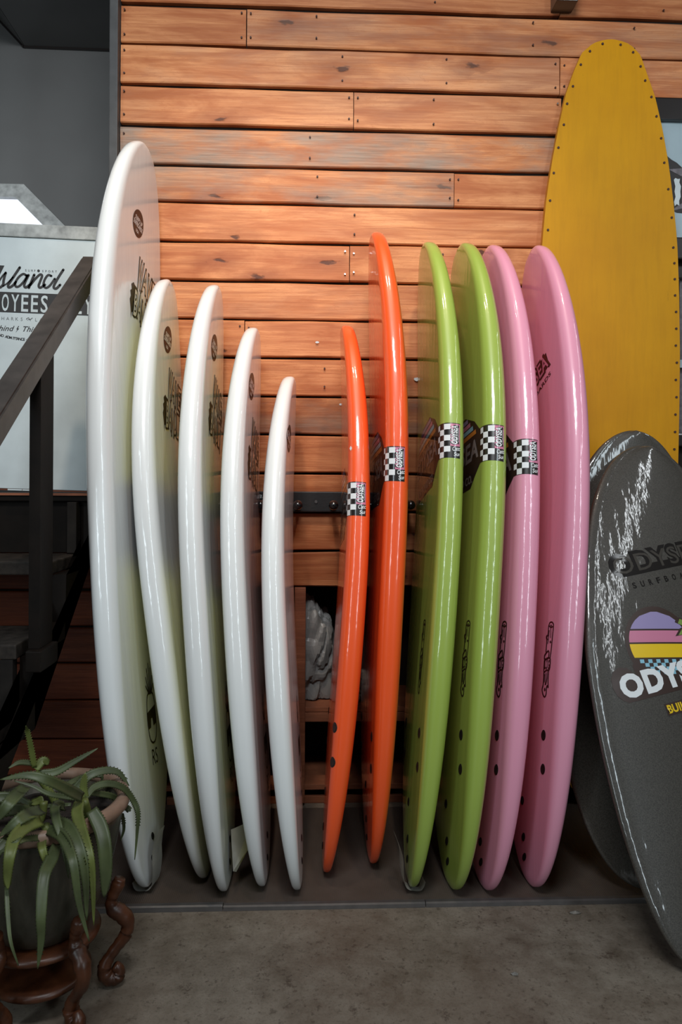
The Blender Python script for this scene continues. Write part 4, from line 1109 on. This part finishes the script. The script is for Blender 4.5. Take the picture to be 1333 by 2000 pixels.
def leaf(path, width, blunt, seed):
    rnd = random.Random(seed); P = catmull(path, 7); n = len(P); bm = bmesh.new(); rows = []; teeth = []
    eye = np.array([0.0, -0.6, 1.9]); prev = None
    for i, p in enumerate(P):
        t = i / (n - 1)
        d = P[min(i + 1, n - 1)] - P[max(i - 1, 0)]; d /= np.linalg.norm(d) + 1e-9
        v = eye - p; v /= np.linalg.norm(v); w = np.cross(d, v); w /= np.linalg.norm(w) + 1e-9
        if prev is not None and w @ prev < 0: w = -w
        prev = w; nn = np.cross(w, d); nn = nn if nn @ v > 0 else -nn
        e = 0.5 * width * ((1 - t ** (5 if blunt else 2.0)) ** .75) * (.80 + .2 * min(1, t * 6)) + .0008
        rows.append([bm.verts.new(p + w * a * e + nn * b * e) for a, b in ((-1, .16), (-.55, -.02), (0, -.10), (.55, -.02), (1, .16), (.75, -.34), (0, -.58), (-.75, -.34))])
        if 0 < i < n - 2: teeth.append((p, w, d, e, nn))
    for a, b in zip(rows, rows[1:]):
        for k in range(8):
            j = (k + 1) % 8; bm.faces.new((a[k], a[j], b[j], b[k]))
    bm.faces.new(rows[0]); bm.faces.new(rows[-1])
    for p, w, d, e, nn in teeth:
        if e < .004: continue
        for s in (-1, 1):
            b0 = p + w * s * e * .96 + nn * .15 * e
            q = [bm.verts.new(x) for x in (b0 - d * .0022, b0 + d * .0022, b0 + w * s * .0028 + d * .002, b0 - nn * .002)]
            for f in ((0, 1, 2), (0, 2, 3), (1, 3, 2)): bm.faces.new([q[k] for k in f])
    return bm
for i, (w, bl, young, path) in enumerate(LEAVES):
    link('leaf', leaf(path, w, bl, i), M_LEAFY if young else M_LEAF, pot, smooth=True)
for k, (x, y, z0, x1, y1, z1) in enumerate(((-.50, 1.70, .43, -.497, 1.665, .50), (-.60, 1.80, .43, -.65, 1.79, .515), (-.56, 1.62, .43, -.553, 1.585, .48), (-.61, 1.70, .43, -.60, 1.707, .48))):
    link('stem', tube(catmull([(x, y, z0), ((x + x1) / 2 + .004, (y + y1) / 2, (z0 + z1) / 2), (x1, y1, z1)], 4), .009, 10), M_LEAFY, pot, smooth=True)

sd = thing('plant_stand', 'carved brown wooden stand with curled legs under the aloe pot', 'stand', (PC[0], PC[1], 0))
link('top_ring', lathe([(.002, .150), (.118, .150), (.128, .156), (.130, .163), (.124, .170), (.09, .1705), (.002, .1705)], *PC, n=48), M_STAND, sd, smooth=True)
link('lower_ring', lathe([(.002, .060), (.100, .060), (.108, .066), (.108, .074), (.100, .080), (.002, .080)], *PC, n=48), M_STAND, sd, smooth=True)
legp = [(.172, .258), (.168, .246), (.160, .228), (.152, .210), (.156, .190), (.176, .172), (.190, .150), (.186, .122), (.166, .096), (.146, .070), (.136, .046), (.146, .026), (.164, .022), (.172, .038), (.160, .052)]
legr = [.012, .017, .014, .0125, .017, .019, .017, .0145, .013, .0135, .017, .018, .017, .014, .010]
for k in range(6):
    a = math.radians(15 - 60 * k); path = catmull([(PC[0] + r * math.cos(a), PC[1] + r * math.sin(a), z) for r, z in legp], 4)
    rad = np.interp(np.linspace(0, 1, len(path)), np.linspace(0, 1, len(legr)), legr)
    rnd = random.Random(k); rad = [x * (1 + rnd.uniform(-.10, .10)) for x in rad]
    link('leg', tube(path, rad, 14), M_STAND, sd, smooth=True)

# ------------------------------------------------------------------ bits on the floor
def scrap(x, y, s, seed, label, th=.004):
    rnd = random.Random(seed); bm = bmesh.new(); n = 9
    top = [bm.verts.new((x + s * (.6 + .4 * rnd.random()) * math.cos(2 * math.pi * i / n) * 1.2, y + s * (.35 + .3 * rnd.random()) * math.sin(2 * math.pi * i / n), .001 + rnd.random() * th)) for i in range(n)]
    c = bm.verts.new((x, y, .001 + th * 1.6))
    for i in range(n): bm.faces.new((top[i], top[(i + 1) % n], c))
    bmesh.ops.solidify(bm, geom=bm.faces[:], thickness=-.0008)
    return tag(link('plastic_scrap', bm, M_SCRAP), label, 'scrap')
scrap(.512, 1.80, .011, 1, 'tiny torn plastic scrap on bare concrete in front of the pink boards')
scrap(.756, 2.055, .016, 2, 'thin clear plastic scrap on concrete just in front of the rubber mat')

# scribble on the peg bar and paint smears on the planks
def wallmark(name, S, y, m, parent, x0, z0):
    bm = bmesh.new(); vs = [bm.verts.new((x0 + x, y, z0 + yy)) for x, yy in S[0]]
    for f in S[1]:
        if len(set(f)) > 2:
            try: bm.faces.new([vs[i] for i in f])
            except ValueError: pass
    return link(name, bm, m, parent)
wallmark('scribble', s_tr(s_text('Las', .020, .0, width=.045), shear=.25), 2.7512, M_PANEL, rack, -.186, 1.155)
for x, z, w in ((.121, 1.508, .009), (.405, 1.606, .013), (.025, 1.74, .006)):
    rnd = random.Random(int(x * 1000))
    pts = [(w * (1 + .5 * rnd.random()) * math.cos(k * .63), w * .45 * (1 + .7 * rnd.random()) * math.sin(k * .63)) for k in range(10)]
    wallmark('paint_smear', s_poly(pts), 2.7745, M_PANEL, wall_back, x, z)
